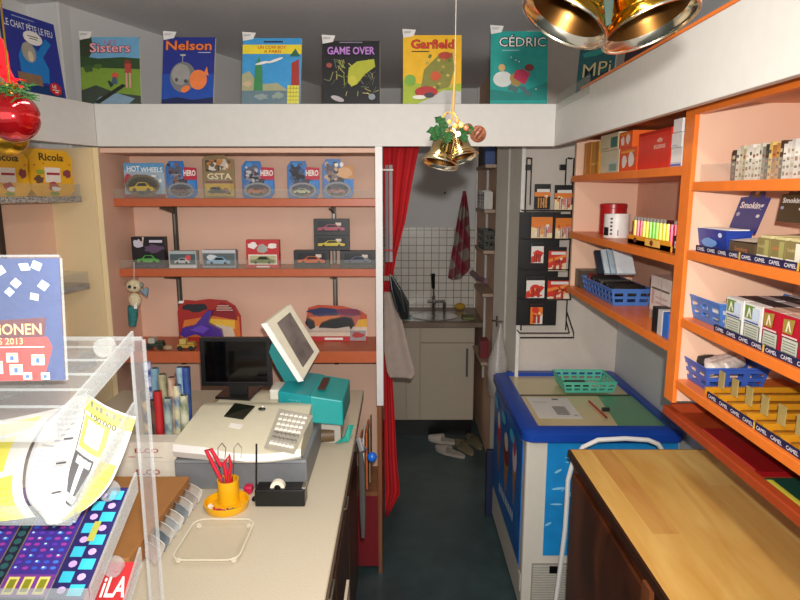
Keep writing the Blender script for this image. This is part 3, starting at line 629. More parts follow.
g = MB(); g.box(.545, .60, 4.0, 4.12, .741, .86, M('7a1c24', .5)); tag(g.build('tin'), 'dark red tin standing on the lowest passage shelf', 'tin')
g = MB(); g.tube([PY(472, 272, 4.0 + .4), PY(478, 278, 4.3), PY(486, 281, 4.1)], .018, M('8a6a72', .8)); tag(g.build('cleaning_cloth', smooth=True), 'rolled mauve cloth lying out from the third passage shelf', 'cloth')
# plastic bag on door handle
bg = thing('plastic_bag', (.53, 3.29, .80), 'translucent carrier bag hanging from the grey door handle', 'bag')
bm_ = clearm('bag_film', (190, 184, 176), .15, .35, .62)
g = MB(); vs = []; prof = [(323, 499, 501), (340, 494, 503), (358, 488, 508), (372, 485, 512), (386, 487, 510), (394, 490, 506)]
cx = []
for (yy, xa, xb) in prof:
    a = PY(xa, yy, 3.30); c = PY(xb, yy, 3.30); 
    for k in range(16):
        an = 2 * math.pi * k / 16; q = 1 + .14 * math.sin(k * 5.1 + yy); x = min(.585, (a.x + c.x) / 2 - .0 + (c.x - a.x) / 2 * math.cos(an) * q); vs.append(Vector((x, 3.28 + (c.x - a.x) / 2 * 1.2 * math.sin(an) * q, a.z)))
g.add(vs, [(j * 16 + k, j * 16 + (k + 1) % 16, (j + 1) * 16 + (k + 1) % 16, (j + 1) * 16 + k) for j in range(5) for k in range(16)] + [tuple(range(80, 96))], bm_); g.build('bag_body', bg, smooth=True)
g = MB(); a = PY(500, 322, 3.31); g.tube([a + Vector((-.02, 0, -.1)), a, a + Vector((.005, 0, -.1))], .004, bm_, 6); g.build('handle', bg)
g = MB(); g.box(.505, .545, 3.265, 3.30, .80, .85, M('8a2a34', .6)); tag(g.build('snack_packet', bevel=.004), 'dark red packet inside the carrier bag on the door', 'packet')
# broom/umbrella and bits behind freezer
g = MB(); g.box(.495, .55, 3.262, 3.30, 0, .40, M('1a2444', .6)); tag(g.build('carton', bevel=.003), 'dark blue carton on the floor behind the freezer by the door', 'carton')
# slippers
def slipper(x, y, rz, c, label):
    t = thing('slipper', (x, y, 0), label, 'slipper', 'slippers under the sink cabinet'); t.rotation_euler.z = rz
    g = MB(); out = [(.045 * math.sin(a) * (1.0 if math.cos(a) > 0 else .8), .125 * math.cos(a), 0) for a in [k * 2 * math.pi / 18 for k in range(18)]]
    g.prism(out, (0, 0, .02), M(c, .7)); g.build('sole', t, world=False)
    g = MB(); vs = []
    for j in range(6):
        y_ = .01 + j * .022; w = .045 * math.sqrt(max(.05, 1 - (y_ / .13) ** 2))
        for k in range(9):
            a = math.pi * k / 8; vs.append((w * math.cos(a), y_, .02 + .045 * (1 - j * .12) * math.sin(a)))
    g.add(vs, [(j * 9 + k, j * 9 + k + 1, (j + 1) * 9 + k + 1, (j + 1) * 9 + k) for j in range(5) for k in range(8)], M(c, .7)); g.build('upper', t, world=False, smooth=True)
slipper(.33, 4.33, 1.2, 'b8b0a4', 'pale slipper on the floor nearest the sink cabinet plinth')
slipper(.36, 4.12, .9, 'a8a094', 'second pale slipper on the dark floor just in front of the first')
slipper(.47, 4.20, .4, '80745c', 'brownish slipper on the floor beside the passage wall')
slipper(.555, 4.30, .3, '746a52', 'brownish slipper farther right, touching the passage wall side')

# ============================================================ CURTAIN, coat, bag
def sheet(name, rows, Y, m, label, cat, amp=.02, freq=9, nx=40, th=.003, phase=0):
    g = MB(); vs = []; sub = 4; R = []
    for j in range(len(rows) - 1):
        for k in range(sub):
            q = k / sub; R.append(tuple(rows[j][i] * (1 - q) + rows[j + 1][i] * q for i in range(3)))
    R.append(rows[-1])
    for (y, xa, xb) in R:
        a = PY(xa, y, Y); c = PY(xb, y, Y)
        for i in range(nx + 1):
            v = a.lerp(c, i / nx); v.y = Y + amp * math.sin(i / nx * freq + phase) + amp * .4 * math.sin(i / nx * freq * 2.3); vs.append(v)
    g.add(vs, [(j * (nx + 1) + i, j * (nx + 1) + i + 1, (j + 1) * (nx + 1) + i + 1, (j + 1) * (nx + 1) + i) for j in range(len(R) - 1) for i in range(nx)], m)
    o = g.build(name, smooth=True); s_ = o.modifiers.new('s', 'SOLIDIFY'); s_.thickness = th; 
    return tag(o, label, cat) if label else o
CUR = M('c01820', .85, noise=.08, scale=8)
cu = thing('curtain', (-.02, 2.95, .2), 'red curtain tied back at the left side of the kitchen doorway', 'curtain')
o = sheet('upper_drape', [(146, 383.5, 419), (180, 384, 412), (220, 385, 405), (255, 386, 396), (290, 384, 390)], 2.95, CUR, None, None, .012, 15); o.parent = cu; o.location = Vector(o.location) - Vector(cu.location)
o = sheet('lower_drape', [(290, 384, 389), (340, 384, 390), (400, 384.5, 394), (460, 384.5, 397), (492, 385, 400), (515, 385, 388)], 2.95, CUR, None, None, .014, 10); o.parent = cu; o.location = Vector(o.location) - Vector(cu.location)
o = sheet('tieback', [(276, 384, 394), (281, 384, 394)], 2.925, M('8a8076', .6), None, None, .004, 6); o.parent = cu; o.location = Vector(o.location) - Vector(cu.location)
sheet('apron', [(292, 384, 392), (320, 384, 402), (350, 384, 409), (372, 387, 415), (378, 390, 412)], 2.86, M('9a8a80', .9), 'greyish pink apron hanging beside the red curtain under the black bag', 'apron', .008, 5)
hb = thing('handbag', (-.02, 2.82, 1.2), 'black glossy handbag hanging over the pink apron at the curtain', 'handbag')
g = MB(); g.tube([PY(391, 276, 2.82), PY(396, 290, 2.82), PY(402, 305, 2.82), PY(405, 318, 2.82)], [.008, .026, .036, .022], M('0b1416', .35, coat=.3), 8); g.build('bag_body', hb, smooth=True)
g = MB(); g.tube([PY(390, 274, 2.81), PY(392, 290, 2.79), PY(398, 312, 2.79), PY(405, 312, 2.79), PY(400, 290, 2.79), PY(391, 275, 2.81)], .0035, M('10181a', .3), 6); g.build('strap', hb)
# ============================================================ COMIC ALBUMS on the fascia
def album(c0, c1, h, back, base, spine, art, label, lean=0, tag_=True, th=.010):
    """c0,c1 bottom corners in world; h height; back = unit vector away from the viewer"""
    c0 = Vector(c0); c1 = Vector(c1); u_ = (c1 - c0).normalized(); bk = Vector(back).normalized(); w = (c1 - c0).length
    v_ = (Vector((0, 0, 1)) + bk * .10); v_ = (v_ - u_ * v_.dot(u_)).normalized(); v_ = (v_ + u_ * lean).normalized(); 
    t = thing('comic_album', (c0 + c1) / 2, label, 'comic book', 'comic albums standing along the white fascia')
    b = MB(); q = [c0, c1, c1 + v_ * h, c0 + v_ * h]; n = u_.cross(v_)
    b.prism(q, -n * th, base); b.mats
    fr = Fr(b, c0, u_, v_, w, h); art(fr); b.build('cover', t)
    b = MB(); b.prism([c0 + v_ * .004 - n * .0012 + u_ * .003, c1 + v_ * .004 - n * .0012 + u_ * .0006, c1 + v_ * (h - .004) - n * .0012 + u_ * .0006, c0 + v_ * (h - .004) - n * .0012 + u_ * .003], -n * (th - .0024), M('e8e2d2', .7)); b.build('pages', t)
    if tag_:
        b = MB(); p = c0 + v_ * h; b.prism([p + u_ * .001 - v_ * .012 + n * .001, p + u_ * .045 + n * .001 - v_ * .004, p + u_ * .055 + v_ * .022, p - u_ * .003 + v_ * .026], n * .0008, M('e8e6e2', .5)); b.build('price_clip', t)
        fr = Fr(bp := MB(), p + n * .0019 + v_ * .004, u_, v_, .045, .014); fr.rect(.1, .3, .7, .42, M('707070')); fr.rect(.1, .6, .8, .72, M('8a8a8a')); bp.build('print', t)
    return t
INK = M('101014', .5); PAP = M('f0ece4', .5)
def art1(f):
    f.rect(0, 0, 1, 1, M('2b3594', .35)); f.poly([(0, 0), (.95, 0), (.95, .12), (0, .12)], M('12366c', .35))
    f.text('LE CHAT PÈTE LE FEU', .04, .80, .93, .91, M('dfe3ec'), .01); f.rect(.2, .94, .6, .955, M('8fa0d0'))
    BL = M('1f7ecb', .4)
    f.poly([(.2, .15), (.62, .15), (.66, .5), (.5, .62), (.3, .6), (.2, .45)], BL); f.poly([(.55, .18), (.70, .15), (.74, .35), (.66, .5), (.86, .70), (.76, .76), (.52, .5)], BL)
    f.ell(.40, .52, .13, .13, M('a8a294')); f.ell(.42, .47, .05, .07, M('d8ccb0')); f.ell(.52, .72, .18, .09, PAP); f.rect(.42, .735, .62, .745, INK); f.rect(.45, .705, .6, .715, INK)
    f.rect(.12, .10, .56, .24, M('8a6c50')); f.ell(.80, .10, .12, .085, M('c8202c'), 16); f.text('LE', .74, .11, .82, .15, PAP, .02); f.rect(.73, .08, .87, .09, PAP); f.rect(.78, .05, .84, .065, PAP)
def art2(f):
    f.rect(0, 0, 1, 1, M('7a9a34')); f.rect(0, .66, 1, 1, M('6fa8cc')); f.poly([(0, .60), (0, 1), (.2, 1), (.22, .8), (.12, .66)], M('2c3a24'))
    f.poly([(0, .55), (1, .52), (1, .68), (.7, .7), (.3, .68), (0, .72)], M('2e4a24')); f.poly([(0, .2), (.25, .28), (.6, .16), (1, .12), (1, 0), (0, 0)], M('3a4438')); f.poly([(.3, .1), (.6, .16), (.9, .08), (.8, 0), (.2, 0)], M('7f9cb0')); f.poly([(.2, .02), (.7, .3), (.76, .27), (.3, 0)], M('20281e'))
    f.text('LES', .42, .90, .62, .95, M('d84a70')); f.text('Sisters', .16, .76, .86, .92, M('5a1c30'), .05); f.text('Sisters', .17, .77, .85, .91, M('f2a8b0'), .015)
    f.ell(.58, .42, .06, .05, M('c8563a')); f.poly([(.5, .28), (.62, .3), (.6, .4), (.54, .4)], M('44586c')); f.poly([(.5, .24), (.45, .34), (.48, .35), (.55, .28)], M('28303a'))
    f.ell(.80, .62, .06, .045, M('7a3a2a')); f.rect(.75, .46, .86, .6, M('b8443c')); f.rect(.76, .24, .79, .46, M('d89a90')); f.rect(.82, .24, .85, .46, M('d89a90'))
    f.ell(.3, .56, .07, .04, M('4a6a2c'), jit=.2); f.ell(.14, .52, .08, .05, M('38562a'), jit=.2)
def art3(f):
    f.rect(0, 0, 1, 1, M('1b2c86')); f.rect(0, 0, 1, .45, M('1a4aa8')); f.poly([(0, 0), (1, 0), (1, .1), (.6, .06), (.3, .1), (0, .06)], M('142050'))
    f.text('Nelson', .05, .80, .94, .95, M('5a1a10'), .05); f.text('Nelson', .055, .805, .935, .945, M('ee7a3a'), .02); f.rect(.68, .765, .92, .775, M('c0c8e0'))
    f.ell(.40, .40, .25, .23, M('77777a'), 22); f.ell(.36, .44, .18, .16, M('9a9894'), 18); f.ell(.46, .34, .04, .03, M('4a4a4c')); f.ell(.28, .36, .03, .03, M('4a4a4c')); f.rect(.38, .62, .395, .72, M('9a9a9a')); f.ell(.39, .73, .06, .015, M('b0b0b0'))
    O = M('ee8040'); f.ell(.70, .36, .17, .15, O, 20); f.poly([(.80, .45), (.86, .56), (.9, .42)], O); f.ell(.46, .22, .09, .05, O, 12, .3);
def art4(f):
    f.rect(0, 0, 1, 1, M('3c9ad6')); f.rect(0, .76, 1, .90, M('f0d832')); f.text('UN COW-BOY', .26, .835, .74, .885, M('d04a20'), .02); f.text('A PARIS', .36, .775, .66, .82, M('d04a20'), .02); f.rect(.36, .93, .68, .955, M('1c2c50'))
    f.rect(0, 0, .8, .2, M('67808a')); f.poly([(0, .2), (0, .45), (.12, .5), (.2, .4), (.36, .3), (.6, .32), (.8, .2)], M('a8a884'))
    f.poly([(.2, .2), (.36, .2), (.34, .55), (.28, .72), (.22, .55)], M('3c8a52')); f.poly([(.84, .28), (.98, .28), (.96, .68), (.84, .62)], M('a83428')); f.poly([(.8, .72), (.98, .72), (.9, .84)], M('2f6a50'))
    f.ell(.34, .62, .12, .02, PAP, rot=.2); f.ell(.56, .66, .14, .02, PAP, rot=.3); f.poly([(.78, 0), (.98, 0), (.98, .28), (.78, .28)], M('e4dc50'))
    for k in range(4): f.rect(.78, .05 + .06 * k, .98, .058 + .06 * k, M('8a8430'))
    for k in range(3): f.rect(.83 + .05 * k, 0, .835 + .05 * k, .28, M('8a8430'))
    f.ell(.1, .3, .08, .05, M('c8b090'), jit=.3); f.ell(.34, .1, .1, .05, M('90a0a0'), jit=.3); f.ell(.62, .12, .1, .05, M('90a098'), jit=.3)
def art5(f):
    f.rect(0, 0, 1, 1, M('121316')); rr = random.Random(5)
    cols = [M(c) for c in ('8fa83a', '6a7a50', 'a89c50', '5f6a68', 'c8b870')]
    for k in range(46):
        x, y, a, L = rr.uniform(.1, .9), rr.uniform(.08, .68), rr.uniform(0, 3.14), rr.uniform(.05, .2)
        dx, dy = math.cos(a) * L, math.sin(a) * L; p = [(x, y), (x + dx, y + dy), (x + dx + .012, y + dy + .01), (x + .012, y + .01)]
        f.poly([(min(.98, max(.02, i)), min(.7, max(.02, j))) for i, j in p], rr.choice(cols))
    G = M('b4b832'); f.poly([(.46, .56), (.6, .66), (.9, .70), (.92, .58), (.74, .46), (.6, .30), (.5, .26), (.44, .4)], G); f.ell(.52, .36, .08, .08, M('c8c240'))
    f.ell(.12, .60, .05, .04, M('a04a44')); f.ell(.26, .07, .12, .04, M('b8b0b4'), rot=-.3); f.ell(.86, .1, .06, .05, M('9098a0')); f.rect(.3, .95, .7, .97, M('807888'))
    f.text('GAME OVER', .08, .76, .92, .90, M('4a2860'), .06); f.text('GAME OVER', .09, .77, .91, .89, M('c78ad8'), .015)
def art6(f):
    f.rect(0, 0, 1, 1, M('f2bc1c')); f.poly([(0, 0), (1, 0), (1, .30), (.6, .26), (.25, .3), (0, .34)], M('a8bc34')); f.poly([(.25, 0), (1, 0), (1, .18), (.7, .2), (.4, .06)], M('c8c8c4'))
    f.text('Garfield', .13, .80, .88, .94, M('7a1410'), .045); f.text('Garfield', .135, .805, .875, .935, M('d83a24'), .015); f.rect(.15, .755, .45, .77, INK)
    T = M('8c8a3c'); f.poly([(.3, .2), (.36, .5), (.6, .7), (.85, .75), (.88, .5), (.8, .25), (.6, .2)], T)
    rr = random.Random(8)
    for k in range(22): f.ell(rr.uniform(.35, .82), rr.uniform(.22, .7), .03, .022, M(rr.choice(['b8a848', '6a7a30', 'c07a40', 'd8c060'])), 7)
    f.ell(.72, .70, .12, .05, M('b84430')); f.ell(.56, .40, .09, .07, M('d05a30')); f.ell(.40, .17, .2, .08, M('b83030')); f.ell(.28, .09, .12, .03, PAP); f.ell(.45, .12, .09, .04, M('44404a')); f.ell(.12, .34, .10, .08, M('7cae44'))
def art7(f):
    f.rect(0, 0, 1, 1, M('179a92')); f.poly([(0, .2), (.5, .15), (1, .3), (1, .05), (0, .05)], M('0f8078')); f.text('CÉDRIC', .14, .78, .97, .96, INK, .06); f.text('CÉDRIC', .15, .79, .96, .95, PAP, .0); f.rect(.2, .735, .5, .742, M('bfe0dc'))
    f.ell(.22, .34, .17, .11, M('d4d8d4'), 16); f.ell(.20, .50, .06, .05, M('d8b070')); f.ell(.44, .34, .1, .1, M('a8884a'), jit=.2); f.poly([(.40, .36), (.60, .26), (.70, .42), (.56, .48), (.44, .46)], M('c03058')); f.ell(.68, .50, .08, .05, M('7a3028')); f.poly([(.48, .24), (.66, .1), (.72, .12), (.60, .24)], M('4c6c6e')); f.poly([(.3, .2), (.46, .15), (.5, .22), (.34, .26)], M('4c6c6e'))
    for (x, y) in ((.36, .64), (.5, .58), (.8, .2), (.44, .6)): f.ell(x, y, .012, .01, PAP, 6)
def art8(f):
    f.rect(0, 0, 1, 1, M('123a40')); f.poly([(0, .35), (1, .5), (1, 1), (0, 1)], M('1a5a60')); f.text('MPi', .14, .40, .92, .68, M('0c1a20'), .04); f.text('MPi', .15, .41, .91, .67, M('c8bc90'), .0)
    f.poly([(0, 0), (1, 0), (1, .12), (0, .2)], M('18286a')); f.ell(.4, .85, .3, .06, M('2a8a84'), jit=.2)
arts = [(95, 82, 141, 36, 104, art2, 'green and sky-blue comic album with pink lettering, second from the left', 0),
        (0, 161.5, 213, 36, 104, art3, 'dark blue comic album with orange title and a grey ball picture', .06),
        (0, 241.5, 300, 37, 105, art4, 'light blue comic album with a yellow title banner', .04),
        (0, 323, 380, 40, 104, art5, 'black comic album with purple title and tangled lime green picture', .0),
        (0, 403, 461, 34, 100, art6, 'yellow comic album with a red title above the small hanging bells', .0),
        (0, 490, 547, 30, 99, art7, 'teal comic album with black and white title, partly shaded by bell', .0)]
for _, x0, x1, yt, yb, art, lab, lean in arts:
    a = PY(x0, yb, 2.722); c = PY(x1, yb, 2.722); h = (zy(yt, 2.735) - FZ1) ; a.z = c.z = FZ1 + .0005; a.x, c.x = PY(x0, 103, 2.722).x, PY(x1, 103, 2.722).x
    album(a, c, h, (0, 1, 0), M('3a3a30', .5), None, art, lab, lean)
q0 = A + dl * .150 + nl * .002; q1 = A + dl * .40 + nl * .002; q0.z = q1.z = FZ1 + .0005
album(q1, q0, .285, nl, M('1c2260', .4), None, art1, 'dark blue comic album with a blue-suited grey figure at far left', 0, False)
album((.715, 2.60, FZ1 + .0005), (.82, 2.47, FZ1 + .0005), .20, (.78, .63, 0), M('0c2428', .5), None, art8, 'dark teal comic album leaning behind the right fascia under the big bell', 0, False)
album((.84, 2.43, FZ1 + .0005), (.94, 2.24, FZ1 + .0005), .22, (.87, .48, 0), M('241a28', .5), None, lambda f: (f.rect(0, 0, 1, 1, M('2c2030')), f.rect(.1, .7, .9, .85, M('6a4a60'))), 'dark purple comic album behind the fascia, mostly hidden by the big bells', 0, False)

# ============================================================ TOY CARS on the back shelves
def carshape(mb, fr, cx, cy, w, h, col, win='202830'):
    fr.poly([(cx - w / 2, cy), (cx - w / 2, cy + h * .4), (cx - w * .28, cy + h * .5), (cx - w * .14, cy + h), (cx + w * .18, cy + h), (cx + w * .34, cy + h * .55), (cx + w / 2, cy + h * .4), (cx + w / 2, cy)], col)
    fr.poly([(cx - w * .2, cy + h * .52), (cx - w * .1, cy + h * .9), (cx + w * .15, cy + h * .9), (cx + w * .26, cy + h * .55)], M(win))
    fr.ell(cx - w * .28, cy + .0, w * .09, h * .28, INK, 10); fr.ell(cx + w * .28, cy, w * .09, h * .28, INK, 10)
def car3d(mb, x, y, z, L, W_, H_, col):
    prof = [(-L / 2, .12 * H_), (-L / 2, .5 * H_), (-.28 * L, .58 * H_), (-.12 * L, H_), (.18 * L, H_), (.33 * L, .6 * H_), (L / 2, .48 * H_), (L / 2, .12 * H_)]
    mb.prism([(x + a, y, z + c) for a, c in prof], (0, W_, 0), col)
    mb.prism([(x + a, y - .0006, z + c) for a, c in [(-.2 * L, .6 * H_), (-.1 * L, .93 * H_), (.16 * L, .93 * H_), (.26 * L, .62 * H_)]], (0, W_ + .0012, 0), M('1c2026', .2))
    for xx in (-.29 * L, .29 * L):
        for yy in (-.001, W_ - .004): mb.tube([(x + xx, y + yy, z + .2 * H_), (x + xx, y + yy + .005, z + .2 * H_)], .2 * H_, INK, 10)
BY = 2.872
def place(x0, x1, yt, z, Y=BY):
    return PY(x0, 200, Y).x, PY(x1, 200, Y).x, zy(yt, Y) - z
BLIS = clearm('blister', (220, 225, 228), .08, .05, .05)
def blister(x0, x1, yt, style, label):
    z = ZS[0] + .0005; a, c, h = place(x0, x1, yt, z); w = c - a
    t = thing('toy_car_pack', ((a + c) / 2, BY, z), label, 'toy car', 'blister packed toy cars on the top shelf')
    b = MB()
    if style == 'gold':
        pts = [(0, 0), (1, 0), (1, .9), (.8, .93), (.7, 1), (.1, .98), (0, .9)]; base = M('8a7650', .5)
    elif style == 'wide':
        pts = [(0, 0), (1, 0), (1, 1), (0, 1)]; base = M('9fb4c4', .45)
    else:
        pts = [(.06, 0), (.85, 0), (1, .15), (1, .82), (.62, .84), (.58, 1), (.12, 1), (0, .86), (0, .12)]; base = M('2f6fb4', .4)
    b.prism([(a + w * x, BY, z + h * y) for x, y in pts], (0, .003, 0), base)
    f = Fr(b, (a, BY, z), (1, 0, 0), (0, 0, 1), w, h)
    if style == 'gold':
        f.rect(.1, .62, .45, .88, M('3a3630')); f.ell(.35, .74, .12, .1, M('d8d0c4'), jit=.2); f.ell(.65, .78, .18, .12, M('c8c0b0'), jit=.25); f.ell(.55, .86, .1, .06, M('c88a4a')); f.rect(.08, .36, .92, .40, M('7a3a26')); f.text('GSTA', .14, .44, .9, .58, M('e8d8b0'), .02); f.rect(.05, .05, .95, .34, M('c0a040'))
    elif style == 'wide':
        f.poly([(0, .8), (1, .72), (1, 1), (0, 1)], M('5a9ac8')); f.text('HOT', .08, .76, .4, .92, PAP, .02); f.text('WHEELS', .42, .74, .96, .88, PAP, .02); f.ell(.1, .5, .1, .2, M('b03a44')); f.rect(0, 0, 1, .12, M('8a3a34'))
    else:
        f.poly([(.55, .5), (1, .5), (1, .82), (.6, .84)], M('b8203c' if style != 'dude' else 'c88a48')); 
        if style != 'dude': f.text('HERO', .58, .6, .97, .76, PAP, .03)
        f.ell(.3, .74, .22, .16, M('20243a' if style == 'b' else '5a5a68'), jit=.15); f.ell(.34, .56, .22, .12, M('8a8a90' if style != 'b' else '16161c'), jit=.2); f.ell(.24, .9, .1, .06, M('3a8ad0')); f.ell(.5, .42, .3, .1, M('2a2c34'), jit=.2); f.poly([(.62, .15), (.95, .2), (.95, .45), (.7, .48)], M('2f86d4'))
        if style == 'dude': f.ell(.45, .86, .06, .06, PAP); f.ell(.62, .86, .06, .06, PAP); f.ell(.7, .66, .26, .14, M('d8a878'), jit=.1)
    clut(f, .04, .36 if style != 'gold' else .62, .95 if style in ('gold', 'wide') else .58, .92 if style == 'gold' else .70 if style == 'wide' else .97, 16, {'gold': ['3a3226', 'd8cdbc', 'b8783c', '6a5638'], 'wide': ['c8d0d8', '4a80a8', '8a2a34', 'e8e8e8'], 'a': ['30323e', '8a8a90', '5a3a40', 'b8b8c0'], 'b': ['14141c', '20222e', '2a5a90', '4a4a58'], 'c': ['5a2a34', '8a5a4a', '30323e', '3a70b0'], 'dude': ['8a6a50', '5a4a50', 'c8a080', '303848']}[style], len(label), .12)
    if style in ('a', 'b', 'c', 'dude'): f.ell(.48, .22, .44, .21, M('8a8c92')); f.ell(.48, .22, .36, .16, M('4c4c54'))
    elif style == 'wide': f.ell(.45, .36, .43, .32, M('6a5c3c')); f.ell(.45, .36, .36, .25, M('3a3428'))
    clut(f, .1, .02, .9, .34, 8, ['3a3a40', '6a6a70', '24262c', '8a6050'], len(label) + 3, .14)
    b.build('card', t)
    b = MB(); col = {'wide': 'c8a81c', 'gold': '2a2a26', 'a': 'c0642c', 'b': 'b8bc90', 'dude': '9a3a3a', 'c': '6a3040'}[style]
    L = min(.075, w * .62) if style != 'wide' else .11
    hh = .024 if style != 'wide' else .045
    zc = z + (.022 if style != 'wide' else .028); car3d(b, a + w * .47, BY - .030, zc, L, .024, hh, M(col, .3, coat=.5)); b.build('car', t)
    b = MB(); pts = [(a + w * x, z + h * y) for x, y in [(.12, .06), (.86, .06), (.93, .2), (.88, .42 if style != 'wide' else .62), (.7, .5 if style != 'wide' else .74), (.25, .5 if style != 'wide' else .74), (.08, .34)]]
    b.prism([(x, BY - .034, zz_) for x, zz_ in pts], (0, .0335, 0), BLIS); b.build('blister', t)
blister(126, 166, 163, 'wide', 'wide blister pack with a large yellow toy car, leftmost on the top shelf')
blister(167.5, 198, 161, 'c', 'blue blister pack with dark red toy car beside the wide yellow-car pack')
blister(204, 236, 155, 'gold', 'tall golden-brown blister pack with a dark toy car')
blister(243, 275, 161, 'a', 'blue blister pack with orange toy car, right of the golden pack')
blister(288, 320, 161, 'b', 'blue blister pack with black figure art and pale green toy car')
blister(323, 354, 159, 'dude', 'blister pack with tan art and eyes, rightmost on the top shelf')
def carbox(x0, x1, yt, z, base, paint, car, label, Y=BY, d=.045, top=None, grp='boxed toy cars on the middle shelf'):
    a, c, h = place(x0, x1, yt, z, Y); 
    t = thing('toy_car_box', ((a + c) / 2, Y, z), label, 'toy car', grp)
    b = MB(); b.box(a, c, Y, Y + d, z + .0004, z + h, M(base, .45)); f = Fr(b, (a, Y, z), (1, 0, 0), (0, 0, 1), c - a, h); paint(f); b.build('box', t)
    b = MB(); 
    w = c - a; L, hh, zc, colr = car; car3d(b, a + w * .5, Y - .012, z + zc * h, L * w, .011, hh * h, M(colr, .3, coat=.5)); b.build('car', t)
    return t
z2 = ZS[1] + .0003
carbox(128, 161, 237, z2, '17131c', lambda f: (f.ell(.2, .78, .15, .14, M('c8c4d0'), jit=.2), f.poly([(.34, .7), (.4, 1), (.34, 1)], M('d8c0b0')), f.rect(.55, .82, .95, .9, M('d8d0e0')), f.ell(.68, .62, .28, .14, M('5a4462'), jit=.2), f.rect(.02, .04, .98, .1, M('3a2a60'))), (.66, .26, .16, '4aa83c'), 'dark toy car box with green car, leftmost on the middle shelf')
carbox(165, 193, 251, z2, 'a8b4b4', lambda f: (f.rect(.04, .2, .96, .82, M('4a5a62')), f.rect(0, 0, 1, .14, M('e0e0dc')), f.ell(.7, .6, .1, .16, M('d84a44'))), (.55, .34, .26, 'c8ccd0'), 'small pale toy car box with grey car under the shelf upright')
carbox(199, 233, 250, z2, '93a0a8', lambda f: (f.rect(.03, .12, .97, .8, M('5a6468')), f.rect(0, .84, 1, 1, M('c8ccd0')), f.ell(.3, .55, .16, .2, M('d0d4d8'), jit=.2)), (.7, .42, .2, '8ab8d8'), 'light grey toy car box with silver-blue car left of the red one')
carbox(244, 277, 240, z2, 'c4242c', lambda f: (f.ell(.2, .8, .14, .12, PAP, jit=.2), f.ell(.5, .7, .16, .16, M('a8a8a0'), jit=.2), f.ell(.8, .78, .14, .1, PAP, jit=.2), f.rect(.06, .12, .94, .48, M('e8e4d4')), f.rect(.09, .16, .91, .44, M('c0b890')), f.rect(.3, .02, .7, .07, PAP)), (.72, .26, .16, '6a7c34'), 'red and white toy car box with olive green car')
def bbox(x0, x1, yt, z, colr, label, Yo=0):
    return carbox(x0, x1, yt, z, '17171a', lambda f: (f.rect(.12, .2, .9, .86, M('26262a', .2)), f.rect(.62, .6, .78, .78, M('d8c8b8'))), (.76, .42, .26, colr), label, BY + Yo, .05, grp='black boxed toy cars')
t1 = bbox(292, 328, 250.5, z2, 'd05a24', 'black toy car box with orange car, lower left of the stack')
hB = zy(250.5, BY) - z2
bbox(339, 375, 251, z2, '3c4668', 'black toy car box with dark blue car, lower right of the stack')
bbox(313, 348.5, 235.5, z2 + hB + .001, 'c8b424', 'black toy car box with yellow car, middle of the stack')
bbox(313, 348.5, 219, zy(235.5, BY) + .001, 'a0284c', 'black toy car box with crimson car, topmost of the stack')
# big blister packs on the bottom shelf
z3 = ZS[2] + .0005
def bigpack(x0, x1, yt, yb, label, art, kind, Y=2.93):
    a = PY(x0, 320, Y).x; c = PY(x1, 320, Y).x; zt2 = zy(yt, Y); h = zt2 - z3; w = c - a
    t = thing('toy_vehicle_pack', ((a + c) / 2, Y, z3), label, 'toy vehicle', 'large toy vehicle packs on the lowest shelf')
    b = MB(); pts = [(.0, 0), (1, 0), (1, .6), (.92, .84), (.78, .97), (.5, 1), (.3, .96), (.12, .98), (.04, .9), (0, .7)] if kind == 0 else [(0, 0), (1, 0), (1, .72), (.9, .84), (.6, .97), (.2, 1), (.04, .92), (0, .6)]
    b.prism([(a + w * x, Y, z3 + h * y) for x, y in pts], (0, .004, 0), M('a82a24' if kind == 0 else 'c04a2a', .4)); f = Fr(b, (a, Y, z3), (1, 0, 0), (0, 0, 1), w, h); art(f); b.build('card', t); return t, a, c, w, h, Y
def artA(f):
    f.poly([(.02, .1), (.98, .1), (.97, .58), (.5, .6), (.1, .5)], M('d8742c')); f.poly([(.3, .25), (.9, .3), (.9, .5), (.4, .55)], M('e8b83a')); f.poly([(.5, .1), (.9, .1), (.86, .34), (.6, .4)], M('d8c4b0')); f.poly([(.5, .62), (.95, .5), (.9, .82), (.7, .94)], M('8a1c24'))
    f.ell(.3, .8, .22, .10, M('22242e'), jit=.2); f.rect(.62, .78, .86, .80, M('d8c0b0')); f.rect(.62, .73, .88, .75, M('d8c0b0')); f.rect(.64, .83, .82, .85, M('d8c0b0')); f.poly([(.02, .9), (.1, .9), (.12, .96), (.04, .96)], PAP)
t, a, c, w, h, Y = bigpack(178, 241, 299, 345, 'large red and orange card with a purple toy jet on the lowest shelf', artA, 0)
b = MB(); PU = M('4a2a90', .35, coat=.4); 
b.prism([(a + w * x, Y - .03, z3 + h * y) for x, y in [(.1, .35), (.3, .42), (.5, .75), (.58, .74), (.5, .46), (.7, .3), (.72, .12), (.4, .14), (.3, .2), (.12, .12), (.05, .2)]], (0, .024, 0), PU); b.prism([(a + w * x, Y - .034, z3 + h * y) for x, y in [(.22, .3), (.4, .42), (.52, .34), (.42, .22)]], (0, .005, 0), M('6a4ab8', .3)); b.build('jet', t)
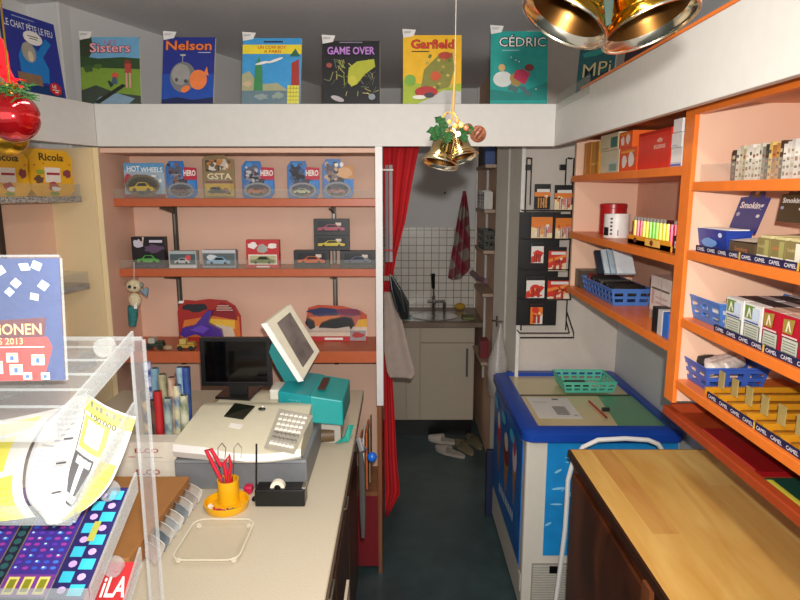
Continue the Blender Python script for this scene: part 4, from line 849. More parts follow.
def artB(f):
    f.rect(.0, 0, 1, .14, M('b82a2c')); f.rect(.3, .04, .6, .10, PAP); f.poly([(.0, .14), (1, .14), (1, .4), (0, .42)], M('dcc8b4')); f.poly([(.05, .42), (.6, .4), (.55, .7), (.05, .66)], M('e07a2c')); f.ell(.3, .82, .26, .12, M('242c5a'), jit=.2); f.ell(.7, .8, .2, .1, M('7a2a4a'), jit=.2); f.poly([(.8, .4), (1, .4), (1, .62), (.86, .6)], M('e0a830')); f.rect(.72, .02, .98, .3, M('9a9498')); f.ell(.85, .17, .1, .08, M('b03a3a'), jit=.2)
t, a, c, w, h, Y = bigpack(306, 367, 305, 357, 'large red blister card with a black toy car on the lowest shelf', artB, 1)
b = MB(); b.prism([(a + w * x, Y - .032, z3 + h * y) for x, y in [(.0, .55), (.08, .36), (.16, .42), (.14, .58), (.04, .68)]], (0, .02, 0), M('1a1c22', .3)); b.prism([(a + w * x, Y - .036, z3 + h * y) for x, y in [(.22, .42), (.26, .54), (.4, .64), (.62, .70), (.76, .66), (.8, .5), (.74, .36), (.72, .46), (.5, .40), (.3, .42)]], (0, .03, 0), M('16181a', .25, coat=.5)); b.build('toy_car', t)
b = MB(); b.prism([(a + w * x, Y - .042, z3 + h * y) for x, y in [(.04, .3), (.9, .3), (.9, .74), (.5, .8), (.04, .74)]], (0, .0415, 0), BLIS); b.build('blister', t)
# loose little toys on the bottom shelf
def minitruck(x, y, z, body, extra, label):
    t = thing('toy_vehicle', (x, y, z), label, 'toy vehicle', None); b = MB(); b.box(x - .04, x + .04, y - .02, y + .02, z + .014, z + .03, M(body)); b.box(x - .028, x + .002, y - .018, y + .018, z + .03, z + .056, M(extra)); b.box(x + .006, x + .038, y - .018, y + .018, z + .03, z + .04, M(body)); b.build('body', t, bevel=.003)
    for sx in (-.026, .026):
        for sy in (-.022, .016): b = MB(); b.tube([(x + sx, y + sy, z + .013), (x + sx, y + sy + .007, z + .013)], .0125, M('22201c', .7), 12); b.build('wheel', t)
    return t
v = PZ(156, 349, z3); minitruck(v.x, v.y, z3, '2c3c2c', 'b8b8a8', 'small dark green toy tractor at the left of the lowest shelf')
v = PZ(168, 350, z3); g = MB(); g.ball((v.x + .005, v.y - .01, z3 + .014), .016, M('a88c6c', .6), (1.5, .8, .8), jit=.06); tag(g.build('toy_figure', smooth=True), 'small beige toy figure lying beside the dark toy tractor', 'toy')
v = PZ(187, 350, z3); minitruck(v.x, v.y, z3, 'b8923a', 'c8ac5c', 'small yellow toy buggy on the lowest shelf in front of purple jet')
# plush key ring hanging under the middle shelf
pk = thing('plush_toy', (-1.20, 2.71, 1.23), 'small cream and teal plush toy hanging by a string below the middle shelf', 'plush toy')
PYY = 2.705
def pp(x, y): return PY(x, y, PYY)
b = MB(); b.tube([pp(134, 262), pp(134, 280)], .0012, WHITE, 5); b.build('string', pk)
CRP = M('d4c4a0', .95, noise=.15, scale=90)
b = MB(); b.ball(pp(134, 286), .033, CRP, (1.05, .8, .9), jit=.04); b.ball(pp(135, 300), .031, CRP, (.95, .8, 1.1), jit=.04); b.build('body', pk, smooth=True)
b = MB(); b.ball(pp(127, 283), .010, M('8a7a60', .9), jit=.05); b.ball(pp(141, 285), .012, M('8a8a80', .9), jit=.05); b.build('ear', pk, smooth=True)
b = MB(); b.ball(pp(132, 286) + Vector((0, -.024, 0)), .008, M('2c2c2e', .5)); b.ball(pp(137, 287) + Vector((0, -.024, 0)), .006, M('2c2c2e', .5)); b.build('face', pk, smooth=True)
b = MB(); b.tube([pp(142, 290), pp(146, 294), pp(147, 288)], [.012, .016, .010], M('7c98a8', .9), 8); b.build('wing', pk, smooth=True)
b = MB(); b.tube([pp(133, 306), pp(133, 316), pp(132.5, 326)], [.023, .022, .016], M('2f7474', .9, noise=.3, scale=60), 10); b.box(pp(137, 304).x - .006, pp(137, 304).x + .008, PYY - .02, PYY - .018, pp(137, 308).z, pp(137, 302).z, WHITE); b.build('legs', pk, smooth=True)
# ============================================================ yellow herb sweets packs on the left bay
def tin(s0, s1, yt, label):
    t_ = .075; p0 = LB(s1, t_, GZ[0] + .0005); p1 = LB(s0, t_, GZ[0] + .0005); u_ = (p1 - p0).normalized(); w = (p1 - p0).length; h = zy(yt, p0.y) - GZ[0]
    t = thing('sweets_pack', (p0 + p1) / 2, label, 'sweets pack', 'yellow sweets packs on the left shelf'); nn = u_.cross(Vector((0, 0, 1)))
    b = MB(); sh = [(.12, 0), (.88, 0), (1, .14), (.97, .5), (1, .82), (.86, 1), (.14, 1), (0, .82), (.03, .5), (0, .14)]
    b.prism([p0 + u_ * w * x + Vector((0, 0, h * y)) for x, y in sh], -nn * .05, M('eeb31c', .4)); f = Fr(b, p0, u_, (0, 0, 1), w, h)
    f.text('Ricola', .22, .76, .78, .92, M('3a3410'), .03); f.rect(.32, .30, .68, .62, M('f0e4d8')); f.rect(.36, .46, .66, .51, M('b02838')); f.ell(.5, .22, .13, .10, M('b83a34'), jit=.25); f.ell(.54, .16, .1, .05, PAP, jit=.2); f.ell(.84, .5, .09, .1, M('8a4048'), jit=.25); f.ell(.18, .36, .1, .08, M('6a4a40'), jit=.3); f.ell(.22, .52, .1, .05, M('9aa838'), jit=.2); f.ell(.5, .06, .12, .04, M('8aa030'), jit=.2)
    for (x, y) in ((.1, .66), (.9, .7), (.76, .84), (.3, .7)): f.ell(x, y, .025, .025, M('d0802a'), 7)
    b.build('carton', t, bevel=.0)
    return t
def s_at(px, t_=.075):
    lo, hi = 0, 1.4
    for _ in range(50):
        m = (lo + hi) / 2; v = LB(m, t_, 1.85); d = v.y * cp; x = 400 + F * v.x / (v.y * cp)
        if x > px: lo = m
        else: hi = m
    return lo
sA, sB = s_at(75), s_at(32)
tin(sA, sB, 148, 'yellow herb sweets pack, nearer the back corner of the left shelf')
sC, sD = s_at(31), s_at(-14)
tin(sC, sD, 148, 'yellow herb sweets pack at the left picture edge under the red bauble')
g = MB(); lbox(g, .12, .30, .08, .22, 1.1005, 1.20, M('b08a60', .6)); tag(g.build('cardboard_tray', bevel=.002), 'brown cardboard tray on the low shelf of the left bay', 'tray')
# ============================================================ GOODS ON THE RIGHT SHELVES
def YX(px, X, z): return (X * F / (px - 400) - (CAM_H - z) * sp) / cp
def rbox(px0, px1, z, yt, depth, col, art=None, X=.80, label=None, cat='box', name='box', group=None, rough=.4, h=None, inset=.0015, obj=True):
    y0, y1 = YX(px1, X, z) + inset, YX(px0, X, z) - inset
    if h is None: h = PX((px0 + px1) / 2, yt, X).z - z
    b = MB(); b.box(X, X + depth, y0, y1, z + .0005, z + h, M(col, rough) if isinstance(col, str) else col)
    f = Fr(b, (X, y1, z), (0, -1, 0), (0, 0, 1), y1 - y0, h)
    if art: art(f)
    if obj: o = b.build(name, bevel=0); tag(o, label, cat, group); return o
    return b, y0, y1, h
z = LZ[0] + .0005
rbox(583, 590, z, 143, .16, 'd8862a', lambda f: f.rect(.2, .05, .4, .95, M('f0b050')), label='tall orange-brown carton at the far end of the top left shelf', cat='carton', name='carton', group='cartons on the upper orange shelf')
rbox(590.5, 598, z, 142, .16, 'd0902e', lambda f: (f.rect(0, .3, 1, .36, M('f0c060')), f.rect(.6, .05, .8, .95, M('b8702a'))), label='second tall orange-brown carton, next to the beige boxes', cat='carton', name='carton', group='cartons on the upper orange shelf')
o = rbox(600, 618, z, 151, .18, 'dcd0b0', lambda f: (f.rect(.45, .05, .95, .55, M('c8d0c0')), f.rect(.5, .1, .9, .4, M('8aa898'))), label='lower beige carton with pale green mark on the top orange shelf', cat='carton', name='carton', group='cartons on the upper orange shelf')
hb_ = PX(609, 151, .80).z + .001
rbox(600, 618, hb_, 134, .18, 'd8caa6', lambda f: (f.rect(.6, .15, .95, .75, M('3c7a6c')), f.rect(.1, .1, .5, .2, M('b8a880'))), label='upper beige carton with dark green square on the top orange shelf', cat='carton', name='carton', group='cartons on the upper orange shelf')
fl = lambda f: (f.rect(0, 0, 1, 1, M('f05a1c', .35)), f.ell(.3, .45, .14, .3, PAP, 9, jit=.2), f.ell(.7, .5, .16, .3, PAP, 9, jit=.2), f.rect(.1, .8, .9, .88, M('f8b040')))
rbox(618.5, 636, z, 148, .18, 'f05a1c', fl, label='lower bright orange carton with white flame marks', cat='carton', name='carton', group='cartons on the upper orange shelf')
rbox(618.5, 632, PX(627, 148, .80).z + .001, 132, .18, 'f06a24', fl, label='upper bright orange carton with white marks beside the red box', cat='carton', name='carton', group='cartons on the upper orange shelf')
rbox(637, 669, z, 131, .20, 'e8331a', lambda f: (f.rect(0, .92, 1, 1, M('c42414')), f.text('EGERIE', .52, .52, .86, .62, M('f8d8c8'), .02), f.ell(.69, .74, .05, .05, M('f8d8c8'), 8), f.poly([(.62, .68), (.76, .68), (.78, .76), (.6, .76)], M('f4b8a0'))), label='large plain red box with small pale lettering on the top orange shelf', cat='carton', name='carton', group='cartons on the upper orange shelf')
wb = lambda f: (f.rect(0, .18, 1, .24, M('c8c8d8')), f.rect(.0, .04, 1, .16, M('6a70b8')))
rbox(670, 681, z, 148, .12, 'f0ece8', wb, label='lowest white carton with blue stripe beside the orange post', cat='carton', name='carton', group='white cartons beside the post', X=.785)
zz1 = PX(676, 148, .785).z + .001
rbox(671, 681.5, zz1, 133, .12, 'f4f0ec', lambda f: f.rect(.1, .1, .6, .2, M('c8ccd8')), label='middle white carton of the stack beside the orange post', cat='carton', name='carton', group='white cartons beside the post', X=.785)
rbox(673, 682, PX(676, 133, .785).z + .001, 119, .12, 'f6f2ee', None, label='topmost white carton of the stack beside the orange post', cat='carton', name='carton', group='white cartons beside the post', X=.785)
# second shelf, left cell
z = LZ[1] + .0005
yc = YX(612, .90, z)
g = MB(); r = .055; hT = PX(612, 204, .9).z - z
g.lathe([(0, 0), (r, 0), (r, .004), (r * .985, .006), (r * .985, hT * .86), (r * 1.01, hT * .87), (r * 1.01, hT), (r * .9, hT + .003), (0, hT + .003)], M('b01a1e', .3, noise=.03), Matrix.Translation((.90, yc, z)), 28); tag(g.build('round_tin', smooth=True), 'tall round dark red tin on the middle orange shelf', 'tin')
def can(px, X, r, yt, label, art, col='e4e0da'):
    yc = YX(px, X, z); h = PX(px, yt, X).z - z; t = thing('round_tub', (X, yc, z), label, 'tub'); g = MB(); g.lathe([(0, 0), (r, 0), (r, h), (r * .93, h), (r * .93, h * .96), (0, h * .96)], M(col, .4), Matrix.Translation((X, yc, z)), 26); g.build('tub', t, smooth=True)
    g = MB(); a0 = math.radians(225)
    for (ang, za, zb, w, c) in art:
        pts = []
        for k in range(5): a = math.radians(ang + w * k / 4); pts.append((X + (r + .0008) * math.cos(a), yc + (r + .0008) * math.sin(a)))
        g.add([(x, y, z + h * za) for x, y in pts] + [(x, y, z + h * zb) for x, y in pts], [(k, k + 1, 6 + k, 5 + k) for k in range(4)], M(c, .4))
    g.build('print', t); return t
can(616, .845, .048, 214, 'white round tub with black square and a column of signs, before the red tin', [(180, .1, .45, 34, '1a1a1a'), (222, .78, .86, 10, '333333'), (222, .62, .70, 10, '333333'), (222, .46, .54, 10, '333333'), (222, .30, .38, 10, '333333'), (222, .14, .22, 10, '333333'), (255, .1, .35, 4, '444444')])
ls = thing('lighter_stand', (.81, YX(650, .81, z), z), 'yellow display tray holding a row of coloured lighters', 'display tray')
y0, y1 = YX(671, .80, z), YX(629, .80, z)
g = MB(); g.box(.795, .87, y0, y1, z, z + .016, M('f0a024', .4)); g.box(.795, .798, y0, y1, z, z + .03, M('f0a024', .4)); f = Fr(g, (.795, y1, z), (0, -1, 0), (0, 0, 1), y1 - y0, .03)
f.rect(.45, .15, .8, .85, M('f8c860')); f.ell(.6, .5, .04, .3, M('7a3a20')); f.ell(.2, .5, .04, .3, M('7a3a20')); g.build('tray', ls)
cols = ['f0e04a', 'f07088', 'e0406c', 'f6ee2a', 'f4ec28', '9ae030', '7cdc28', 'a8e82c', 'f2ea30', 'f0e82e', 'f6f040', 'e8386c', 'd02850']
N = len(cols)
for k, c in enumerate(cols):
    yy = y1 - .012 - (y1 - y0 - .024) * k / (N - 1); hh = PX(650, 222, .81).z - z - .0165
    t = thing('lighter', (.815, yy, z + .0165), {'f0e04a': 'pale yellow lighter, leftmost in the yellow tray', 'f07088': 'salmon pink lighter, second from the left in the tray', 'e0406c': 'deep pink lighter left of the yellow ones', 'e8386c': 'pink lighter just right of the yellow ones', 'd02850': 'crimson lighter, rightmost in the yellow tray'}.get(c, 'neon yellow lighter standing in the middle of the tray' if k not in (5, 6, 7) else 'neon green lighter standing in the middle of the tray'), 'lighter', ('lighters in the yellow tray' if k in (0, 1, 2, 11, 12) else 'neon yellow lighters in the tray' if k not in (5, 6, 7) else 'neon green lighters in the tray'))
    b = MB(); b.tube([(.815, yy, z + .0165), (.815, yy, z + .0165 + hh)], .0065, M(c, .3, coat=.4), 8); b.build('body', t)
    b = MB(); b.box(.81, .82, yy - .0045, yy + .0045, z + .0165 + hh, z + .0165 + hh + .012, M('d8d4c8' if k not in (10, 11) else '7a3030', .25, .6)); b.build('metal_cap', t)
rbox(672, 681, z, 236, .05, '2c2020', lambda f: (f.rect(.2, .3, .8, .7, M('d8d0c8')), f.ell(.5, .5, .2, .15, M('c03030'))), X=.79, label='small dark packet beside the lighter tray at the orange post', cat='packet', name='packet')
# third shelf, left cell
z = LZ[2] + .0005
rbox(574, 580, z, 269, .10, '4c4438', None, X=.80, label='small dark olive box at far end of the lower left orange shelf', cat='box')
ya, yb = YX(611, .79, z), YX(581, .79, z)
bk = basket('plastic_basket', .79, .945, ya, yb, z, .062, M('4674bc', .4), 'blue pierced basket full of dark leather goods on the lower orange shelf')
for k in range(7):
    yy = ya + .035 + (yb - ya - .07) * k / 6; c = ['26221e', '2c2824', '1e1c1c', '3a322a', '24242a', '2a2622', '7a2a26'][k]
    T = Matrix.Translation((.867, yy, z + .055)) @ Matrix.Rotation(random.uniform(-.35, .35), 4, 'X') @ Matrix.Rotation(random.uniform(-.2, .2), 4, 'Z'); g = MB(); g.box(-.06, .06, -.022, .022, -.016, .016, M(c, .6), T)
    tag(g.build('leather_pouch', bevel=.005), 'dark small leather pouch lying among others in the blue basket' if k < 6 else 'reddish small pouch lying among dark ones in the blue basket', 'pouch', 'pouches in the blue basket' if k < 6 else None)
def leanbox(px, yb_, X, L, w, th, ang, col, label, arts=None, grp=None):
    p = PX(px, yb_, X); T = Matrix.Translation(p) @ Matrix.Rotation(ang, 4, 'X'); g = MB(); g.box(0, w, -th / 2, th / 2, 0, L, M(col, .4), T)
    o = g.build('flat_pack', bevel=.001); tag(o, label, 'pack', grp); return o
for k, (px, c) in enumerate(((598, '2c3442'), (605, 'c8d4dc'), (611, 'a8bcc8'), (617, 'd4dce0'))):
    leanbox(px, 274, .83, .115, .07, .013, math.radians(-38), c, ['dark', 'pale blue', 'grey-blue', 'white'][k] + ' flat pack leaning in the blue basket on the lower orange shelf', None, 'flat packs leaning in the blue basket')
g = MB(); p = PX(612, 262, .98); g.ball(p, .05, M('6a5448', .5, noise=.2, scale=40), (1, 1.1, .75), jit=.05); tag(g.build('crumpled_bag', smooth=True), 'crumpled brown bag behind the leaning packs in the basket', 'bag')
def bx(f): f.rect(.05, .62, .95, .68, M('6a5a50')); f.rect(.1, .2, .2, .6, M('c89a98')); f.rect(.3, .25, .9, .3, M('c89a98')); f.rect(.3, .4, .9, .45, M('c8a8a0')); f.rect(.55, 0, .58, 1, M('b0a8a0'))
rbox(649, 669, z + .03, 277, .12, 'd8ccc4', bx, X=.85, label='pale pink and white carton standing at the post above small packets', cat='carton', name='carton')
g = MB(); g.box(.85, .97, YX(669, .85, z), YX(649, .85, z), z, z + .0302, M('a89c90', .5)); tag(g.build('carton'), 'flat grey carton under the pale pink carton beside the post', 'carton')
for k, (px0, px1, yt, c, nm) in enumerate(((651, 656, 306, '1c1a1e', 'black'), (656.5, 661, 309, 'c8c0bc', 'white'), (661.5, 667, 312, '2f6ac0', 'blue'))):
    rbox(px0, px1, z, yt, .04, c, None, X=.775, label=nm + ' small packet at the shelf edge beside the orange post', cat='packet', name='packet', group='small packets at the post')
# ---- right cell, row 1: booklets behind the clear lip
z = RZ[0] + .0005
pc = [('3a3026', 4), ('e4dcc8', 3), ('d0c8ac', 3), ('b8a884', 2.5), ('e8e2d0', 3), ('ece6d8', 3), ('e0d8c4', 3), ('eee8da', 3), ('d8d0bc', 2.5), ('8a8478', 3), ('3c342a', 3), ('e0c070', 3), ('b8783c', 4), ('c89048', 3), ('4a3626', 3), ('ece6dc', 3.5), ('e6e0d4', 3.5), ('d8d2c8', 3.5), ('eeeae0', 4), ('e4dccc', 4), ('4a443c', 4)]
px = 730
for k, (c, wd) in enumerate(pc):
    w_ = wd * 1.1
    if px + w_ > 803: break
    y0 = YX(px + w_, .80, z); y1 = YX(px, .80, z); hh = .072 + .004 * (k % 3)
    b = MB(); b.box(.80, .90, y0 + .0005, y1 - .0004, z, z + hh, M(c, .5)); f = Fr(b, (.80, y1, z), (0, -1, 0), (0, 0, 1), y1 - y0, hh)
    rr = random.Random(k)
    for q in range(4): f.rect(.2, .1 + q * .2, .8, .1 + q * .2 + rr.uniform(.04, .12), M(rr.choice(['8a7a60', '5a5044', 'c0b090', '9a4a34'])))
    lab = {'3a3026': 'dark brown', 'e0c070': 'yellow', 'b8783c': 'copper brown', 'c89048': 'golden brown', '4a3626': 'dark brown', '3c342a': 'blackish', '8a8478': 'grey', 'b8a884': 'tan', '4a443c': 'dark grey'}.get(c, 'cream white')
    tag(b.build('cigar_packet'), lab + (' slim packet standing in the row behind clear lip' if lab == 'cream white' else ' slim packet, number-less spine in the top row at right'.replace(', number-less spine', '') + (' at its far end' if k == 0 else ' near the gold ones' if k in (10, 14) else '')), 'packet', 'cream white slim packets in the top row' if lab == 'cream white' else 'dark and gold slim packets in the top row'); px += w_
# ---- row 2: rolling paper displays
z = RZ[1] + .0005
NV = '27327c'; OL = '8a7c4c'
dsp = thing('display_box', (.85, YX(720, .82, z), z), 'blue open rolling-paper display box at the far end of its shelf', 'display box', 'rolling paper displays')
y1, y0 = YX(700, .80, z), YX(727, .80, z); hh = PX(712, 229, .80).z - z
b = MB(); b.hexa([(.80, y0, z), (.85, y0, z), (.85, y1, z), (.80, y1, z)], [(.79, y0 - .004, z + hh), (.856, y0 - .004, z + hh), (.856, y1 + .006, z + hh), (.79, y1 + .006, z + hh)], M('1c3a94', .35)); f = Fr(b, (.795, y1, z + .004), (0, -1, 0), (-.08, 0, 1), y1 - y0, hh)
f.ell(.4, .35, .28, .2, M('6a9ad8'), 12, jit=.15); f.ell(.82, .72, .07, .1, M('c8d8f0')); b.build('body', dsp)
b = MB(); b.box(.80, .85, y0, y1, z + hh + .0004, z + hh + .003, WHITE); b.build('papers', dsp)
def sign(px0, px1, yb_, yt, X, col, name_, lab, tilt):
    y1, y0 = YX(px0, X, z), YX(px1, X, z); za = PX((px0 + px1) / 2, yb_, X).z; zb = PX((px0 + px1) / 2, yt, X).z
    u_ = Vector((0, -1, 0)); v_ = Vector((.12, -tilt, 1)).normalized(); o = Vector((X, y1, za)); w = y1 - y0; h = (zb - za)
    t = thing('display_sign', (X, (y0 + y1) / 2, za), lab, 'display sign', 'rolling paper signs'); b = MB()
    pts = [(0, 0), (1, 0), (1, .82), (.78, .84), (.74, 1), (.3, 1), (.26, .84), (0, .82)]
    P_ = lambda x, y: o + u_ * x * w + v_ * y * h
    n = u_.cross(v_); b.prism([P_(x, y) for x, y in pts], -n * .002, M(col, .4)); f = Fr(b, o, u_, v_, w, h)
    f.text('Smoking', .1, .52, .9, .72, M('e8e4e0'), .03); f.ell(.52, .9, .2, .09, M('5a4438'), jit=.15); f.ell(.52, .93, .07, .05, M('c09a84')); f.ell(.85, .4, .06, .04, M('d8d8e0')); f.ell(.15, .42, .07, .05, M('a8a8c0'))
    b.build('card', t); return t
sign(726, 753, 232, 187, .87, NV, 'blue', 'tall blue display sign leaning back behind the blue box', .35)
sign(772, 797, 222, 188, .86, '4a3c24', 'brown', 'brown display sign standing at the right behind olive packs', .0)
dsp = thing('display_box', (.86, YX(735, .82, z), z), 'brown open display box with cream lid flap next to the blue box', 'display box', 'rolling paper displays')
y1, y0 = YX(728, .80, z), YX(753, .80, z); hh = .035
b = MB(); b.box(.80, .95, y0, y1, z, z + hh, M('5c4a34', .5)); f = Fr(b, (.80, y1, z), (0, -1, 0), (0, 0, 1), y1 - y0, hh); f.text('Smoking', .25, .35, .75, .7, M('c87a50')); f.rect(.05, .1, .95, .16, M('8a7450')); b.build('body', dsp)
b = MB(); a0 = PX(727, 232, .80); a1 = PX(775, 219, .88); b.poly([(.80, y1, z + hh + .002), (.80, y0, z + hh + .004), (.96, y0 - .01, z + hh + .022), (.96, y1 - .03, z + hh + .02)], M('e4dac4', .6)); b.build('flap', dsp)
for k, (px0, px1) in enumerate(((755, 768), (769, 783), (784, 800), (801, 820))):
    y1, y0 = YX(px0, .795, z), YX(px1, .795, z); hh = .052
    t = thing('display_box', (.85, (y0 + y1) / 2, z), ['olive display box of rolling papers, first right of the brown box', 'olive display box with orange mark, second right of the brown box', 'olive display box with white front card, third right of brown box', 'olive display box at the right picture edge'][k], 'display box', 'rolling paper displays')
    b = MB(); b.box(.795, .96, y0 + .002, y1 - .002, z, z + hh, M(OL, .45)); f = Fr(b, (.795, y1, z), (0, -1, 0), (0, 0, 1), y1 - y0, hh)
    f.rect(.06, .0, .94, .3, M('e8e0d0')); f.text('Smoking', .12, .55, .7, .75, M('d8c08a' if k != 1 else 'e07a40')); f.rect(.62, .3, .95, .95, M('a8a060' if k != 2 else 'ece4d0')); b.build('body', t)
    b = MB(); b.box(.80, .955, y0 + .006, y1 - .006, z + hh + .0003, z + hh + .006, M('d4c890', .6)); b.build('papers', t)
def strip(zs, px0, px1, cols, label, n, start=0):
    y1 = YX(px0, .776, zs); y0 = .62; b = MB(); hh = .0165
    b.box(.7725, .776, y0, y1, zs + .0006, zs + hh, M('1e2148', .4)); L = y1 - y0; w = .052
    f = Fr(b, (.7725, y1, zs + .0006), (0, -1, 0), (0, 0, 1), 1, 1); k = 0; y = .004
    lo = f.l
    while y + w < L:
        f.l = lo; 
        if k % 4 == 3: f.rect(y + .044, .0, y + .051, hh, M('d8b04a'))
        f.text('CAMEL', y + .004, .0035, y + .042, hh - .0045, M('e4e0e8'), .01); y += w; k += 1
    return tag(b.build('label_strip'), label, 'label strip', 'printed strips on the shelf edges')
strip(RZ[1], 697, 800, None, 'dark blue printed strip along the edge of the rolling paper shelf', 1)
strip(RZ[2], 715, 800, None, 'dark blue printed strip along the edge of the cigarette pack shelf', 1)
strip(RZ[3], 708, 800, None, 'dark blue printed strip along the edge of the lowest orange shelf', 1)
# ---- row 3: basket and cigarettes
z = RZ[2] + .0005
y1, y0 = YX(694, .80, z), YX(722, .80, z) - .01
basket('plastic_basket', .785, 1.04, y0 + .0, y1 + .01, z, .062, M('4678c0', .4), 'blue basket with white paper beside cigarette packs on the third shelf')
g = MB(); g.box(.82, 1.0, y0 + .03, y1 - .02, z + .006, z + .048, M('e4e2e0', .6)); tag(g.build('paper_pile', bevel=.004), 'white paper pile inside the blue basket on the third shelf', 'paper')
def cigs(px0, px1, kind, label):
    y1, y0 = YX(px0, .79, z) - .001, YX(px1, .79, z) + .001; hh = .088
    t = thing('cigarette_pack', (.80, (y0 + y1) / 2, z), label, 'cigarette pack', 'cigarette packs on the third orange shelf')
    body = {'w': 'e4e2dc', 'r': 'b8142c'}[kind]; b = MB(); b.box(.79, .812, y0, y1, z, z + hh, M(body, .35)); f = Fr(b, (.79, y1, z), (0, -1, 0), (0, 0, 1), y1 - y0, hh)
    f.rect(.05, .04, .95, .48, M('3a3a34')); f.rect(.09, .07, .91, .46, M('c8cab8'))
    for q in range(5): f.rect(.16, .12 + q * .065, .84, .14 + q * .065, M('7a7c70'))
    if kind == 'w': f.poly([(.08, .62), (.5, .62), (.62, .95), (.08, .95)], M('6f8a3c')); f.rect(.52, .6, .9, .92, M('c8d4e8')); f.rect(.1, .52, .9, .56, M('3c5aa0')); f.poly([(.2, .64), (.3, .9), (.36, .9), (.5, .66), (.44, .66), (.33, .8), (.28, .64)], M('e8e8d8'))
    else: f.poly([(.1, .58), (.6, .58), (.7, .94), (.1, .9)], M('a08a3a')); f.poly([(.25, .62), (.35, .88), (.41, .88), (.55, .64), (.49, .64), (.38, .78), (.33, .62)], M('f0e0c8')); f.rect(.1, .5, .9, .54, M('e8c8c8'))
    b.build('pack', t)
    b = MB(); b.box(.79, .812, y0 - .0004, y1 + .0004, z + hh - .0005, z + hh + .0008, M('eeeae4', .4) if kind == 'w' else M('d8b8a8', .4)); b.build('lid_top', t)
    return t
spec = [(724, 740.5, 'w', 'white and green cigarette pack, first beside the blue basket'), (741.5, 759, 'w', 'white and green cigarette pack, second from the blue basket'), (760, 777, 'r', 'red cigarette pack, first right of the white ones'), (778.5, 798, 'r', 'red cigarette pack nearest to the right picture edge'), (800, 824, 'r', 'red cigarette pack at the picture edge, partly out of view')]
for a in spec: cigs(*a)
for i, a in enumerate(spec):   # the packs queued behind each front pack
    y1, y0 = YX(a[0], .79, z) - .001, YX(a[1], .79, z) + .001
    for k in range(1, 8):
        b = MB(); x = .79 + k * .0245; b.box(x, x + .022, y0 + .001, y1 - .001, z, z + .088, M('d8d4cc' if a[2] == 'w' else 'b8142c', .35)); b.box(x, x + .022, y0 + .0005, y1 - .0005, z + .0875, z + .0890, M({'w': '3a3c40' if (k % 3) else 'd8d8d8', 'r': 'd8b8a0'}[a[2]], .4))
        tag(b.build('cigarette_pack'), ('white and dark' if a[2] == 'w' else 'red') + ' cigarette pack queued behind a front pack, only its top visible', 'cigarette pack', ('white' if a[2] == 'w' else 'red') + ' cigarette packs queued behind the front ones')
# ---- row 4: basket with tobacco, yellow pusher trays
z = RZ[3] + .0005
y1, y0 = YX(684, .80, z), YX(710, .80, z)
T = None
basket('plastic_basket', .785, .95, y0, y1 + .005, z, .062, M('3a5eb4', .4), 'blue pierced basket holding wrapped rolls on the lowest orange shelf')
for k, (dx, dy, c, L) in enumerate(((.05, .04, 'e8dcd0', .10), (.07, .085, 'd8c8c0', .10), (.09, .05, 'e0d4cc', .08), (.06, .11, '2a2426', .10), (.10, .11, 'b89aa4', .07))):
    g = MB(); x = .80 + dx; y = y0 + .02 + dy; g.tube([(x - .04, y - .02, z + .045), (x - .034, y - .018, z + .05), (x + L - .05, y + .02, z + .058), (x + L - .044, y + .022, z + .056)], [.006, .018, .018, .006], M(c, .35, noise=.25, scale=60), 10)
    tag(g.build('wrapped_roll', smooth=True), ['cream wrapped roll at the front of the lower basket', 'pinkish white wrapped roll across the middle of the lower basket', 'cream wrapped roll at the back of the lower basket', 'black wrapped roll at the far side of the lower basket', 'mauve wrapped roll at the back right of the lower basket'][k], 'wrapped roll', 'wrapped rolls in the lower blue basket')
YEO = M('cc8c1e', .3, coat=.3)
for k in range(9):
    yb_ = y0 - .006 - k * .062; 
    if yb_ - .058 < .66: break
    t = thing('pack_tray', (.9, yb_ - .03, z), ['empty yellow pack tray directly beside the lower blue basket', 'second empty yellow pack tray from the blue basket', 'third empty yellow pack tray from the blue basket', 'fourth empty yellow pack tray from the blue basket', 'fifth empty yellow pack tray from the blue basket', 'sixth empty yellow pack tray from the blue basket', 'seventh empty yellow tray', 'eighth empty yellow tray', 'ninth empty yellow tray'][k], 'tray', 'empty yellow pack trays')
    b = MB(); b.box(.782, 1.05, yb_ - .060, yb_, z, z + .003, YEO); b.box(.782, 1.05, yb_ - .008, yb_, z + .003, z + .018, YEO); b.box(.79, 1.05, yb_ - .034, yb_ - .030, z + .003, z + .008, M('b87414', .4)); b.build('channel', t)
    b = MB(); b.box(.80, 1.04, yb_ - .054, yb_ - .014, z + .0032, z + .006, M('8a5a18', .5)); b.build('floor_insert', t)
    b = MB(); b.box(.815, .818, yb_ - .026, yb_ - .001, z + .0181, z + .062, M('a8945a', .4, noise=.1)); b.build('pusher', t)
# ============================================================ CASH REGISTER on the counter
CZ = .9505
reg = thing('cash_register', (-.47, 1.97, CZ), 'cream and grey cash register with keypad standing on the counter', 'cash register')
RGR = M('7c7e80', .5, noise=.03); RCR = M('d9d2b8', .45, noise=.02); RWH = M('e9e7e2', .45, noise=.02)
b = MB(); b.box(-.69, -.285, 1.745, 2.20, CZ, CZ + .095, RGR); b.build('cash_drawer', reg, bevel=.006)
b = MB(); b.box(-.685, -.290, 1.741, 1.746, CZ + .012, CZ + .085, M('727477', .5)); b.build('drawer_front', reg)
